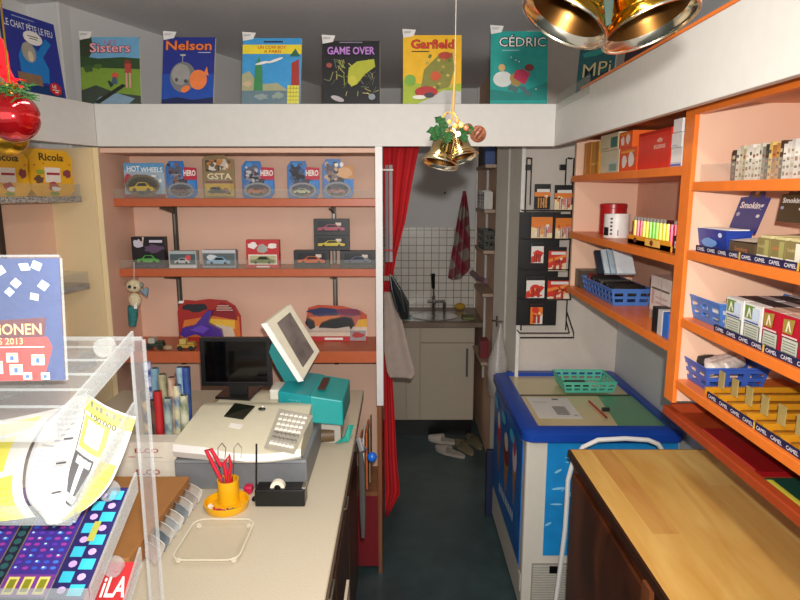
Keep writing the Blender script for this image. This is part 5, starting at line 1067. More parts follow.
# keyboard housing: side profile swept along x
x0, x1 = -.685, -.30
b = MB(); prof = [(1.79, CZ + .096), (1.735, CZ + .125), (1.74, CZ + .150), (1.76, CZ + .158), (1.96, CZ + .188), (2.00, CZ + .188), (2.01, CZ + .18), (2.01, CZ + .096)]
n = 12; vs = []
for i in range(n + 1):
    q = i / n; x = x0 + (x1 - x0) * q; dip = -.022 * math.sin((q - .25) * math.pi * 1.0) if q > .25 else 0; fy = -.03 * math.sin(q * math.pi)
    for (y, z) in prof: 
        k = max(0, 1 - (y - 1.735) / .2); vs.append(Vector((x + (.03 * (y - 1.735) / .45 if i == 0 else 0), y + fy * k, z + dip * k * (1 if z > CZ + .1 else .4))))
m_ = len(prof)
b.add(vs, [(i * m_ + k, i * m_ + (k + 1) % m_, (i + 1) * m_ + (k + 1) % m_, (i + 1) * m_ + k) for i in range(n) for k in range(m_)] + [tuple(range(m_)), tuple(n * m_ + k for k in range(m_))], RCR)
hs = b.build('housing', reg, smooth=True)
b = MB(); vs = []
for i in range(n + 1):
    for k in (1, 2, 3):
        v = Vector(hs.data.vertices[0].co) if False else None
    q = i / n; x = x0 + (x1 - x0) * q; dip = -.022 * math.sin((q - .25) * math.pi) if q > .25 else 0; fy = -.03 * math.sin(q * math.pi)
    vs += [Vector((x, 1.747 + fy, CZ + .105 + dip * .4)), Vector((x, 1.730 + fy, CZ + .13 + dip)), Vector((x, 1.7355 + fy, CZ + .1515 + dip))]
b.add(vs, [(i * 3 + k, i * 3 + k + 1, (i + 1) * 3 + k + 1, (i + 1) * 3 + k) for i in range(n) for k in range(2)], RWH); b.build('front_band', reg, smooth=True)
SL = .03 / .20
def top(x, y):
    q = (x - x0) / (x1 - x0); dip = -.022 * math.sin((q - .25) * math.pi) if q > .25 else 0; k = max(0, 1 - (y - 1.735) / .2)
    return CZ + .158 + (y - 1.76) * SL + dip * k
def onreg(x, y, dz=.001): return Vector((x, y, top(x, y) + dz))
# dark display window
def rq(px, py):
    v = PZ(px, py, CZ + .17)
    for _ in range(4): v = PZ(px, py, top(v.x, v.y) + .002)
    return v
b = MB(); q = [rq(224, 417), rq(243, 420), rq(255, 407), rq(235, 404)]; b.prism([v + Vector((0, 0, .001)) for v in q], (0, 0, .003), M('1a1f16', .15)); b.build('display_window', reg)
b = MB(); v = rq(262, 410); b.ball(v + Vector((0, 0, .004)), .010, M('1a1a1a', .3), (1.3, .8, .5)); b.ball(v + Vector((.002, .004, .010)), .004, PAP); b.build('key_lock', reg, smooth=True)
b = MB(); q = [rq(228, 427), rq(240, 429), rq(243, 425), rq(231, 423)]; b.prism(q, (0, 0, .001), PAP); b.build('label_sticker', reg)
b = MB(); b.prism([rq(x_, y_) for x_, y_ in ((264, 448), (294, 454), (313, 416), (279, 409))], (0, 0, .0015), M('b4ae9c', .5)); b.build('keypad_plate', reg)
for r in range(7):
    for c in range(6):
        # key grid between four measured corners
        A_, B_, C_, D_ = (269, 445), (293, 450), (309, 416), (281, 412)
        u_ = (c + .5) / 6; v_ = (r + .5) / 7
        px = (A_[0] * (1 - u_) + B_[0] * u_) * (1 - v_) + (D_[0] * (1 - u_) + C_[0] * u_) * v_; py = (A_[1] * (1 - u_) + B_[1] * u_) * (1 - v_) + (D_[1] * (1 - u_) + C_[1] * u_) * v_
        v = rq(px, py); b = MB(); k = .0068; b.hexa([v + Vector((-k, -k * 1.2, 0)), v + Vector((k, -k * 1.2, 0)), v + Vector((k, k * 1.2, 0)), v + Vector((-k, k * 1.2, 0))], [v + Vector((-k * .8, -k, .007)), v + Vector((k * .8, -k, .007)), v + Vector((k * .8, k, .007)), v + Vector((-k * .8, k, .007))], M('8f8a80', .5) if r in (1, 2) else M('e2ded4', .5)); b.build('key', reg)
b = MB(); b.box(-.66, -.40, 2.012, 2.199, CZ + .096, CZ + .160, RCR); b.build('printer_cover', reg, bevel=.008)
b = MB(); b.box(-.47, -.41, 2.10, 2.199, CZ + .161, CZ + .20, M('d8d4c8', .5)); b.build('rear_housing', reg, bevel=.006)
# flat black customer monitor on the register
mo = thing('monitor', (-.575, 2.12, CZ + .161), 'small flat black monitor on a square foot behind the register keypad', 'monitor')
MYY = 2.14
a = PY(202, 386, MYY); c = PY(270, 338, MYY)
b = MB(); b.box(a.x, c.x, MYY, MYY + .022, a.z, c.z, M('131315', .35)); fr = Fr(b, (a.x, MYY, a.z), (1, 0, 0), (0, 0, 1), c.x - a.x, c.z - a.z); fr.rect(.06, .09, .94, .93, M('060607', .08)); fr.rect(.06, .075, .94, .085, M('2c2c2e')); b.build('screen', mo)
b = MB(); xm = (a.x + c.x) / 2 + .0; b.box(xm - .03, xm + .035, MYY + .004, MYY + .018, CZ + .165, a.z + .02, M('161616', .4)); b.build('stand', mo)
b = MB(); q = [PZ(x, y, CZ + .162) for x, y in ((215, 399), (250, 401), (262, 388), (228, 387))]; b.prism(q, (0, 0, .008), M('121212', .3)); b.build('foot', mo, bevel=.002)
# ============================================================ TEAL TERMINAL with tilted touch screen
te = thing('card_terminal', (-.30, 2.25, CZ), 'teal printer terminal with a tilted white touch screen on the counter', 'terminal')
TZ0, TZ1 = CZ + .055, CZ + .165
def solid(pts_b, pts_t, m, nm, par, bev=.003):
    b = MB(); b.hexa(pts_b, pts_t, m); return b.build(nm, par, bevel=bev)
TD = M('127f80', .42, noise=.03)
# body: front-left block and right paper block, front edge at Y ~2.05 turned slightly
P0 = PZ(278, 414, TZ0); P1 = PZ(310, 425, TZ0); P2 = PZ(346, 425, TZ0)
f0, f1, f2 = Vector((-.395, 2.03, 0)), Vector((-.285, 1.985, 0)), Vector((-.165, 2.005, 0))
def up(v, z): return Vector((v.x, v.y, z))
def yat(v, py): # height of the image row py above plan point v
    return PY(400, py, v.y).z
f0 = Vector((PY(278, 400, 2.03).x, 2.03, 0)); f1 = Vector((PY(310, 408, 1.985).x, 1.985, 0)); f2 = Vector((PY(343, 408, 2.0).x, 2.0, 0))
zt0, zt1, zt2 = yat(f0, 391), yat(f1, 396), yat(f2, 401); zb0, zb1, zb2 = yat(f0, 411), yat(f1, 423), yat(f2, 426)
bk = Vector((.02, .24, 0)); bk2 = Vector((.005, .24, 0))
solid([up(f0, zb0), up(f1, zb1), up(f1 + bk, zb1), up(f0 + bk, zb0)], [up(f0, zt0), up(f1, zt1), up(f1 + bk, zt1 + .004), up(f0 + bk, zt0 + .004)], M('159096', .4, noise=.03), 'left_block', te, .005)
solid([up(f1, zb1), up(f2, zb2), up(f2 + bk2, zb2), up(f1 + bk2, zb1)], [up(f1, zt1), up(f2, zt2), up(f2 + bk2, zt2 + .002), up(f1 + bk2, zt1 + .004)], TEAL, 'paper_block', te, .005)
b = MB(); e0, e1 = f1 + Vector((.018, .06, 0)), f1 + Vector((.045, .06, 0)); sz = lambda v: zt1 + (v.y - f1.y) / .24 * .004 + .0015
b.prism([up(v, sz(v)) for v in (e0, e1, e1 + Vector((.004, .13, 0)), e0 + Vector((.004, .13, 0)))], (0, 0, .002), M('4a2c22', .5)); b.build('paper_slot', te)
b = MB(); b.box(f1.x + .01, f2.x - .02, 2.10, 2.24, CZ, zb2 + .01, M('b8b4a8', .5)); b.build('base', te)
fr = Fr(bq := MB(), up(f0, zb0), (f1 - f0), (0, 0, 1), (f1 - f0).length, zt0 - zb0); 
for k in range(5): fr.rect(.35 + .08 * k, .62, .38 + .08 * k, .68, M('6ac8c8'))
bq.build('buttons', te)
# screen arm and screen
b = MB(); s0 = PY(283, 385, 2.12)
b.prism([PY(272, 342, 2.14), PY(268, 352, 2.14), PY(276, 368, 2.14), PY(288, 388, 2.14), PY(306, 388, 2.14), PY(298, 370, 2.14), PY(285, 350, 2.14)], (0, .05, 0), TD); b.build('screen_arm', te, bevel=.003)
# slab: left (edge) quad in the picture, and the glass face turned to the right
SA, SB_, SC_, SD = PY(266, 323, 2.08), PY(303, 381, 2.08), PY(320, 351, 2.20), PY(291, 304, 2.20)
nrm = (SB_ - SA).cross(SD - SA).normalized(); nrm = nrm if nrm.y < 0 else -nrm
th = .028
nrm_b = -nrm
b = MB(); b.prism([SA, SB_, SC_, SD], Vector((-.018, .002, -.004)), M('d4ceb8', .45)); sl = b.build('screen_case', te, bevel=.003)
b = MB(); b.prism([SA + Vector((-.017, -.001, -.003)), SB_ + Vector((-.017, -.001, -.003)), SB_ + Vector((.004, -.003, .002)), SA + Vector((.004, -.003, .002))], Vector((0, -.004, 0)), M('eeeeea', .4)); b.build('screen_edge', te, bevel=.001)
b = MB(); f_ = lambda u_, v_: SA.lerp(SB_, u_).lerp(SD.lerp(SC_, u_), v_) + nrm * .0012
b.prism([f_(.10, .28), f_(.88, .22), f_(.90, .80), (f_(.10, .82))], nrm * .0008, M('6c6460', .18, noise=.35, scale=14)); b.build('glass', te)
# roll of tape under
tw = thing('tape_cutter', (-.22, 1.95, CZ), 'teal and brown tape cutter lying beside the terminal', 'tape cutter')
b = MB(); v = PZ(328, 438, CZ + .02); b.tube([v + Vector((-.04, .01, .006)), v + Vector((.02, .02, .006))], .026, M('6a5238', .5), 16); b.build('roll', tw, smooth=True)
b = MB(); v = PZ(343, 436, CZ + .02); b.prism([v + Vector((-.03, -.03, -.018)), v + Vector((.018, -.01, -.018)), v + Vector((.034, .03, .03)), v + Vector((.016, .02, .034)), v + Vector((.004, .0, .0))], (.006, -.006, .004), M('1a9a8a', .35)); b.build('handle', tw, bevel=.002)

# ============================================================ SMALL THINGS ON THE COUNTER
pd = thing('pen_holder', (-.50, 1.62, CZ), 'yellow round desk tidy with a cup and ring tray on the counter', 'pen holder')
v = PZ(227, 507, CZ); cxp, cyp = v.x, v.y; YO = M('eaae14', .35, noise=.03)
T = Matrix.Translation((cxp, cyp, CZ))
b = MB(); b.lathe([(0, .0), (.058, 0), (.062, .008), (.064, .022), (.060, .022), (.056, .006), (0, .005)], YO, T, 32); b.build('tray', pd, smooth=True)
b = MB(); T2 = Matrix.Translation((cxp + .0, cyp + .022, CZ + .006)); b.lathe([(0, 0), (.030, 0), (.031, .07), (.028, .07), (.027, .004), (0, .004)], YO, T2, 28); b.build('cup', pd, smooth=True)
for k, (dx, dy, c, nm) in enumerate(((-.02, -.04, 'b02040', 'crimson'), (.0, -.045, 'c03050', 'rose'), (.03, -.035, '6a7040', 'olive'), (-.045, -.02, 'e8e0d0', 'white'), (.012, -.042, '5a3a70', 'purple'))):
    g = MB(); q = Vector((cxp + dx, cyp + dy, CZ + .007)); 
    for j in range(4): g.tube([q + Vector((random.uniform(-.008, .008), random.uniform(-.006, .006), .003 * j)), q + Vector((random.uniform(-.012, .012), random.uniform(-.006, .006), .002 + .003 * j))], .0025, M(c, .4), 6)
    tag(g.build('paper_clips'), nm + ' little heap of clips in the ring tray of the yellow tidy', 'clips', 'clips in the yellow tidy')
sc = thing('scissors', (cxp - .01, cyp + .02, CZ + .01), 'red-handled pair of scissors standing in the yellow cup', 'scissors')
b = MB(); q = Vector((cxp - .008, cyp + .02, CZ + .07)); b.tube([q + Vector((.0, 0, -.055)), q + Vector((-.008, 0, .012))], [.003, .006], M('a8a8a8', .3, .8), 6); b.build('blade', sc)
R_ = M('d01c34', .35)
b = MB(); b.tube([q + Vector((-.006, 0, -.005)), PY(216, 470, q.y), PY(206, 450, q.y), PY(211, 449, q.y), PY(221, 466, q.y)], .0055, R_, 8); b.build('handle', sc, smooth=True)
b = MB(); b.tube([q + Vector((.006, 0, -.005)), PY(226, 474, q.y), PY(224, 463, q.y), PY(229, 455, q.y), PY(231, 466, q.y), PY(229, 474, q.y)], .0055, R_, 8); b.build('handle', sc, smooth=True)
g = MB(); g.tube([(q.x + .02, q.y, q.z - .055), (q.x + .016, q.y, q.z + .02)], .005, M('c81828', .35), 8); tag(g.build('marker_pen', smooth=True), 'short red marker pen standing right of the scissors in the cup', 'pen')
for k, xx in enumerate((222, 238)):
    g = MB(); p_ = [PY(xx - 4, 464, q.y + .02), PY(xx - 4, 448, q.y + .02), PY(xx, 443, q.y + .02), PY(xx + 4, 448, q.y + .02), PY(xx + 3, 458, q.y + .02)]
    base_ = Vector((cxp + .004 * k, cyp + .03, CZ + .012)); g.tube([base_] + p_, .0012, CHROME, 6); tag(g.build('wire_loop', smooth=True), ['left', 'right'][k] + ' bent silver wire loop sticking up from the yellow cup', 'wire', 'wire loops in the yellow cup')
v = PZ(284, 502, CZ)
td = thing('tape_dispenser', (v.x, v.y, CZ), 'black desk tape dispenser with a white roll on the counter', 'tape dispenser')
a, c = PZ(255, 507, CZ), PZ(305, 507, CZ); hT = PY(280, 490, a.y).z - CZ
b = MB(); b.prism([(a.x, a.y, CZ), (a.x, a.y + .055, CZ), (a.x, a.y + .055, CZ + hT), (a.x, a.y, CZ + hT)], (c.x - a.x, 0, 0), M('0e0e10', .25)); b.build('body', td, bevel=.004)
b = MB(); m_ = Vector(((a.x + c.x) / 2 - .008, a.y + .02, CZ + hT + .0)); T = Matrix.Translation(m_) @ Matrix.Rotation(math.pi / 2, 4, 'X')
b.lathe([(.010, -.009), (.021, -.009), (.021, .009), (.010, .009), (.010, -.009)], M('e8e2cc', .5), T, 26); b.build('tape_roll', td, smooth=True)
b = MB(); b.box(c.x - .008, c.x + .001, a.y + .005, a.y + .05, CZ + hT, CZ + hT + .006, CHROME); b.build('cutter', td)
g = MB(); p0 = PZ(256, 500, CZ); g.tube([(p0.x, p0.y + .004, CZ + .004), PY(256.5, 444, p0.y + .01)], .0028, BLACK, 8); g.lathe([(0, 0), (.014, 0), (.012, .006), (0, .008)], BLACK, Matrix.Translation((p0.x, p0.y + .004, CZ)), 14); tag(g.build('pen_stand', smooth=True), 'thin upright black pen stand beside the tape dispenser', 'pen')
g = MB(); p0 = PZ(249, 497, CZ); g.box(p0.x - .020, p0.x + .006, p0.y + .012, p0.y + .04, CZ, CZ + .026, M('c41e44', .4)); tag(g.build('stapler', bevel=.006), 'crimson small object behind the yellow tidy left of the tape dispenser', 'sharpener')
# glass coin tray
gt = thing('glass_tray', (-.43, 1.42, CZ), 'square clear glass change tray with rounded corners on the counter', 'tray')
GL = clearm('pressed_glass', (226, 216, 184), .10, .06, .02)
q = [PZ(182, 566, CZ), PZ(242, 566, CZ), PZ(250, 526, CZ), PZ(188, 526, CZ)]
cx_ = sum((v.x for v in q)) / 4; cy_ = sum((v.y for v in q)) / 4; w2 = (q[1].x - q[0].x + q[2].x - q[3].x) / 4; h2 = (q[2].y - q[1].y) / 2
b = MB(); rings = [rrect(cx_ - w2 * .86, cx_ + w2 * .86, cy_ - h2 * .86, cy_ + h2 * .86, .02, CZ + .003), rrect(cx_ - w2, cx_ + w2, cy_ - h2, cy_ + h2, .028, CZ + .014), rrect(cx_ - w2 * 1.04, cx_ + w2 * 1.04, cy_ - h2 * 1.04, cy_ + h2 * 1.04, .03, CZ + .018), rrect(cx_ - w2 * .96, cx_ + w2 * .96, cy_ - h2 * .96, cy_ + h2 * .96, .026, CZ + .018), rrect(cx_ - w2 * .82, cx_ + w2 * .82, cy_ - h2 * .82, cy_ + h2 * .82, .018, CZ + .0065)]
n = len(rings[0]); b.add([v for r in rings for v in r], [(i * n + k, i * n + (k + 1) % n, (i + 1) * n + (k + 1) % n, (i + 1) * n + k) for i in range(4) for k in range(n)] + [tuple(range(n)), tuple(4 * n + k for k in range(n))], GL); b.build('tray_body', gt, smooth=True)
b = MB(); b.tube([v + Vector((0, 0, .0005)) for v in rings[2]], .0022, clearm('glass_rim', (238, 232, 210), .4, .05, .35), 6, closed=True); b.build('rim', gt, smooth=True)
for (sx, sy) in ((-1, -1), (1, -1), (1, 1), (-1, 1)):
    b = MB(); b.ball((cx_ + sx * w2 * .86, cy_ + sy * h2 * .86, CZ + .008), .0075, clearm('glass_rim', 0), (1, 1, .9)); b.build('foot', gt, smooth=True)
# cardboard letter box with envelopes
cbx = thing('cardboard_box', (-.75, 1.5, CZ), 'open brown cardboard box lid lying on the counter behind the lottery rack', 'box')
CB = M('a5713c', .75, noise=.08, scale=12)
b = MB(); b.box(-1.02, -.635, 1.30, 1.722, CZ, CZ + .055, CB); b.build('lid', cbx, bevel=.004)
for k in range(10):
    q = k / 9; v0 = PZ(160 + 42 * q, 566 - 62 * q, CZ); g = MB(); c = ['c8b4ac', 'd8cfc4', '7d8a92', 'dcd4c8', 'c0c6ca', 'e0d8cc', '8f9aa0', 'dcd6cc', 'b8b0a8', 'd8d0c4'][k]
    vs = []; H_ = .05
    for j in range(9):
        a = j / 8; e = Vector((-.012 + .020 * math.sin(a * 1.9), -.012 * a, .001 + H_ * math.sin(a * 1.35)))
        for i in range(5): vs.append(v0 + e + Vector((-.055, .045, 0)) * (i / 4) + Vector((0, 0, .004 * math.sin(i / 4 * 3.1))))
    g.add(vs, [(j * 5 + i, j * 5 + i + 1, (j + 1) * 5 + i + 1, (j + 1) * 5 + i) for j in range(8) for i in range(4)], M(c, .7)); o = g.build('envelope', smooth=True); so = o.modifiers.new('s', 'SOLIDIFY'); so.thickness = .002
    tag(o, ['pinkish', 'cream', 'grey-blue', 'off-white', 'pale blue', 'ivory', 'slate grey', 'pale cream', 'taupe', 'beige'][k] + ' envelope curling up in the row beside the cardboard box', 'envelope', 'envelopes in a row on the counter')
# white cartons with red print and gift-wrap rolls
def elco(z0, z1, label, fl):
    t = thing('envelope_carton', (-.78, 1.80, z0), label, 'carton', 'pale cartons with red print behind the rack'); b = MB(); b.box(-.94, -.69, 1.77, 1.83, z0, z1, M('d8d0c0', .6)); f = Fr(b, (-.94, 1.77, z0), (1, 0, 0), (0, 0, 1), .245, z1 - z0)
    f.text('ELCO', .50, .45, .80, .68, M('a83a38'), .02); f.ell(.46, .25, .05, .04, M('c09088')); f.rect(.6, .2, .85, .24, M('a8a098')); b.build('carton', t); return t
elco(CZ, CZ + .078, 'lower pale carton with red lettering behind the lottery rack', 0); elco(CZ + .0785, CZ + .142, 'upper pale carton with red lettering behind the lottery rack', 1)
rolls = [(149, 362, 'b0b0c8', '2a3c80', -.12, 'blue and white striped'), (157, 368, '7a98a8', '5a8298', .05, 'light blue'), (158, 391, 'a81c22', '8a1418', .0, 'plain deep red'), (164, 374, 'a09878', '6a6a50', .0, 'beige patterned'), (168, 398, '9aa8a0', '44586a', .03, 'grey-green patterned'), (173, 377, 'b8a088', '7a4a3a', .02, 'brown patterned'), (178, 385, 'd0c8a0', '3a6a9a', .03, 'cream and blue'), (182, 367, '90a8b4', '3c6a9c', .0, 'pale blue striped'), (188, 367, '2c4a8c', '16305c', .02, 'dark blue'), (145, 391, '3a3430', 'c8a860', -.03, 'black and gold'), (152, 400, '5a3a30', '2a1c1a', -.02, 'dark brown'), (184, 395, 'b8b8a0', '5a6a50', .02, 'grey and green')]
for k, (px, yt, c1, c2, tl, nm) in enumerate(rolls):
    Y = 1.862 + (.0 if yt > 385 else .036 if yt > 370 else .072); x = PY(px, 400, Y).x; zt = zy(yt, Y); g = MB(); m = speckm('wrap_%d' % k, tuple(int(c2[i:i + 2], 16) for i in (0, 2, 4)), tuple(int(c1[i:i + 2], 16) for i in (0, 2, 4)), 26, .45, (1, 1, .7 if k else 2.5), .42, .58) if k != 2 else M('a81c22', .4)
    g.tube([(x - tl * .3 , Y, CZ + .0005), (x, Y, zt)], .0135, m, 14); g.lathe([(.004, 0), (.010, 0)], INK, Matrix.Translation((x, Y, zt + .0004)), 12)
    tag(g.build('wrapping_paper_roll', smooth=True), nm + ' roll of gift wrap standing behind the pale cartons', 'gift wrap roll', 'gift wrap rolls on the counter')

# ============================================================ LOTTERY TICKET RACK (clear acrylic)
lr = thing('ticket_rack', (-.70, .9, CZ), 'clear acrylic tiered ticket rack at the left edge of the counter', 'rack')
XR, XL = -.452, -1.02; AC = .004
b = MB(); 
def side(x):
    b = MB(); b.prism([(x, .985, CZ + .004), (x, 1.035, CZ + .004), (x, 1.04, 1.595), (x, .99, 1.595)], (AC, 0, 0), CLEAR)
    return b.build('side_panel', lr)
side(XR); side(XL)
b = MB(); b.tube([(XR + .002, 1.038, CZ + .004), (XR + .002, 1.042, 1.595)], .0035, CLEARE, 6); b.tube([(XR + .002, .988, CZ + .004), (XR + .002, .992, 1.595)], .003, CLEARE, 6); b.build('edge', lr)
tiers = [(.755, 1.535, 1.00, 1.590), (.775, 1.405, .985, 1.470), (.80, 1.262, .972, 1.350), (.82, 1.12, .965, 1.215)]
for i, (ya, za, yb, zb) in enumerate(tiers):
    b = MB(); b.prism([(XL, ya, za), (XL, yb, zb), (XL, yb, zb - AC), (XL, ya, za - AC)], (XR - XL, 0, 0), CLEAR); tr = b.build('tray', lr)
    b = MB(); b.prism([(XL, ya, za - .006), (XL, ya - AC, za - .006), (XL, ya - .006, za + .022), (XL, ya - .002, za + .022)], (XR - XL, 0, 0), CLEARE); b.build('front_lip', tr)
    b = MB(); b.prism([(XR, ya, za - .004), (XR, yb, zb - .004), (XR, yb, zb + .030), (XR, ya, za + .024)], (AC, 0, 0), CLEARE); b.build('side_rail', tr)
    b = MB(); b.tube([(XR - .035, yb - .03, zb + .008), (XR - .035, yb - .015, zb + .008)], .016, CLEARE, 14); b.build('round_stop', tr)
b = MB(); b.box(XL, XR, .985, 1.04, 1.595, 1.599, CLEAR); b.build('top_bar', lr)
for k in range(5):
    b = MB(); yy = 1.0 - .045 * k; zz = 1.592 - .010 * k; b.tube([(XL, yy, zz), (XR - .002, yy, zz)], .0022, CLEARE, 6); b.build('ridge', lr)
b = MB(); b.tube([(XR, 1.04, 1.597), (XL, 1.04, 1.597)], .004, CLEARE, 6); b.build('top_edge', lr)
b = MB(); b.box(XL, XR + AC, .80, 1.06, CZ, CZ + .004, CLEAR); b.build('base', lr)
def ticket(name, x0, x1, tier, u0, u1, colr, art, label, curl=0, group=None, zoff=.003):
    """a sheet lying on a tray (u along the slope), hanging over the front lip when curl > 0"""
    ya, za, yb, zb = tiers[tier]; w = x1 - x0; b = MB(); path = []
    d = Vector((0, yb - ya, zb - za)); L = d.length; d.normalize(); nn = Vector((0, -d.z, d.y))
    if curl:
        pts = [Vector((0, yb, zb)) - d * 0]; N = 14
        # comes down the tray then rolls forward and up again in a soft loop
        for k in range(N + 1):
            a = k / N; path.append(Vector((0, yb - (yb - ya) * a * 1.02, zb - (zb - za) * a + nn.z * zoff - .05 * curl * math.sin(a * math.pi * .5) ** 3)))
    else: path = [Vector((0, ya, za)) + d * (L * (u1 - (u1 - u0) * k / 6)) + nn * zoff for k in range(7)]
    N = len(path) - 1; seglen = [0]
    for k in range(N): seglen.append(seglen[-1] + (path[k + 1] - path[k]).length)
    T = seglen[-1]
    def P_(x, y, l):   # y: 0 bottom (front), 1 top (rear)
        s_ = (1 - y) * T; k = 0
        while k < N - 1 and seglen[k + 1] < s_: k += 1
        q = (s_ - seglen[k]) / max(1e-6, seglen[k + 1] - seglen[k]); p = path[k].lerp(path[k + 1], q); t_ = (path[k + 1] - path[k]).normalized(); nrm = Vector((0, t_.z, -t_.y)); nrm = nrm if nrm.z > 0 else -nrm
        return Vector((x0 + x * w, p.y, p.z)) + nrm * (.0004 * l)
    class G:
        l = 0
        def rect(s, a, c, e, g_, m, n=1):
            n = max(n, int(abs(g_ - c) * N) + 1); 
            for k in range(n): y0_ = c + (g_ - c) * k / n; y1_ = c + (g_ - c) * (k + 1) / n; b.poly([P_(a, y0_, s.l), P_(e, y0_, s.l), P_(e, y1_, s.l), P_(a, y1_, s.l)], m)
            s.l += .25
        def text(s, t, a, c, e, g_, m, bold=.02):
            vs, fs, q0, q1, q2, q3 = glyphs(t, bold); s.l += 1
            b.add([P_(a + (v.x - q0) / (q1 - q0) * (e - a), c + (v.y - q2) / (q3 - q2) * (g_ - c), s.l) for v in vs], fs, m)
        def ell(s, cx, cy, rx, ry, m):
            s.l += .1; b.poly([P_(cx + rx * math.cos(k * .785), cy + ry * math.sin(k * .785), s.l) for k in range(8)], m)
    g_ = G(); g_.rect(0, 0, 1, 1, M(colr, .5), N); g_.l = 1; art(g_); o = b.build(name); return tag(o, label, 'ticket', group)
YW = M('e6dc62', .5); LG = M('b8b8c0', .5); DGY = M('5c5c60', .5)
def crossw(g):
    g.rect(0, .84, 1, .90, YW); g.rect(.0, 0, .30, .8, M('eeeeea')); g.rect(.3, .45, .9, .80, YW); g.rect(.38, .5, .68, .76, M('dcdde4'))
    for k in range(6): g.rect(.4, .52 + k * .038, .66, .53 + k * .038, LG)
    for k in range(12): g.rect(.05, .05 + k * .06, .26, .06 + k * .06, LG)
    g.rect(.3, .04, .72, .42, DGY); g.rect(.34, .30, .68, .38, M('e2e2de')); g.rect(.46, .06, .56, .36, M('e2e2de')); g.rect(.76, 0, .95, .42, YW); g.text("100'000", .3, .84, .8, .89, M('5c5a20')); g.text('WORD', .32, .92, .8, .98, M('6c6c50'))
def loft_ticket(LC, RC, Ys, art, label, group=None, base='dedcd4'):
    """sheet spanned between a left and a right edge curve (top to bottom) that bends over the tray"""
    b = MB(); n = len(LC) - 1
    def cat(P, t):
        t = min(max(t, 0), .99999) * n; i = int(t); q = t - i; p0, p1, p2, p3 = P[max(i - 1, 0)], P[i], P[i + 1], P[min(i + 2, n)]
        return .5 * ((2 * p1) + (p2 - p0) * q + (2 * p0 - 5 * p1 + 4 * p2 - p3) * q * q + (3 * p1 - p0 - 3 * p2 + p3) * q * q * q)
    L3 = [PY(x, y, Y) for (x, y), Y in zip(LC, Ys)]; R3 = [PY(x, y, Y + .004) for (x, y), Y in zip(RC, Ys)]
    def S(x, y, l=0):
        t = 1 - y; p = cat(L3, t).lerp(cat(R3, t), x); p.y -= .010 * math.sin(x * math.pi); return p + (C0 - p).normalized() * (.0004 * l)
    class G:
        l = 0
        def rect(s, a, c, e, g_, m):
            n1 = max(1, int(abs(g_ - c) * 24)); n0 = max(1, int(abs(e - a) * 8))
            for j in range(n1):
                for i in range(n0):
                    x0, x1_, y0_, y1_ = a + (e - a) * i / n0, a + (e - a) * (i + 1) / n0, c + (g_ - c) * j / n1, c + (g_ - c) * (j + 1) / n1
                    b.poly([S(x0, y0_, s.l), S(x1_, y0_, s.l), S(x1_, y1_, s.l), S(x0, y1_, s.l)], m)
            s.l += .3
        def text(s, t, a, c, e, g_, m, bold=.02):
            vs, fs, q0, q1, q2, q3 = glyphs(t, bold); s.l += 1
            b.add([S(a + (v.x - q0) / (q1 - q0) * (e - a), c + (v.y - q2) / (q3 - q2) * (g_ - c), s.l) for v in vs], fs, m)
    g_ = G(); g_.rect(0, 0, 1, 1, M(base, .5)); g_.l = 1; art(g_)
    return tag(b.build('lottery_ticket', smooth=True), label, 'ticket', group)
def clut_g(g):
    for k, x in enumerate((.12, .24, .33, .46, .6, .72)): g.rect(x, .905, x + .07, .95 - .01 * (k % 2), M('8a8a78'))
def cross_a(g):
    g.rect(.0, .86, 1, .97, YW); clut_g(g); g.text("100'000", .16, .83, .72, .875, M('5c5a20')); g.rect(.02, .62, .62, .84, YW); g.rect(.12, .66, .50, .82, M('dcdde4'))
    for k in range(5): g.rect(.16, .68 + k * .028, .46, .69 + k * .028, LG)
    g.rect(.0, .18, .50, .58, DGY); g.rect(.08, .50, .46, .56, M('e2e2de')); g.rect(.20, .24, .32, .52, M('e2e2de')); g.rect(.08, .20, .46, .26, M('e2e2de')); g.rect(.60, .05, .95, .60, YW)
    for k in range(7): g.rect(.66, .1 + k * .07, .9, .11 + k * .07, M('c8be50'))
    g.rect(.0, .02, .6, .12, M('dadada'))
def ruled(g):
    g.rect(.0, 0, .10, .93, M('c4c4c6'))
    for k in range(20): g.rect(.22, .12 + k * .038, .86, .13 + k * .038, LG)
    for k in (3, 8, 12): g.rect(.7, .12 + k * .045, .9, .135 + k * .045, DGY)
def cross_b(g):
    g.rect(.0, .80, .9, .93, YW); g.rect(0, .45, .8, .76, YW); g.rect(.1, .50, .6, .72, M('dcdde4')); g.rect(.55, 0, .9, .40, YW); g.rect(0, .05, .4, .38, DGY)
    for k in range(6): g.rect(.6, .05 + k * .05, .85, .06 + k * .05, M('c8be50'))
YT = [.975, .94, .89, .84, .80, .785]
loft_ticket([(87, 393), (84, 418), (77, 447), (69, 472), (64, 497), (56, 519)], [(136, 417), (129, 440), (119, 466), (109, 486), (90, 506), (62, 523)], YT, cross_a, 'white and yellow crossword lottery ticket at the right end of the middle tray', 'crossword tickets on the middle tray')
loft_ticket([(72, 398), (50, 418), (34, 445), (26, 474), (28, 500), (44, 519)], [(88, 391), (83, 418), (76, 447), (69, 472), (66, 498), (62, 522)], [.965, .925, .87, .815, .775, .772], ruled, 'long white ruled ticket curling forward over the middle tray lip', 'crossword tickets on the middle tray')
loft_ticket([(-60, 430), (-62, 450), (-64, 470), (-66, 490), (-66, 505), (-64, 520)], [(60, 408), (44, 424), (30, 446), (23, 472), (24, 498), (36, 517)], [.96, .92, .87, .82, .785, .775], cross_b, 'yellow and white crossword ticket cut off by the left picture edge', 'crossword tickets on the middle tray')
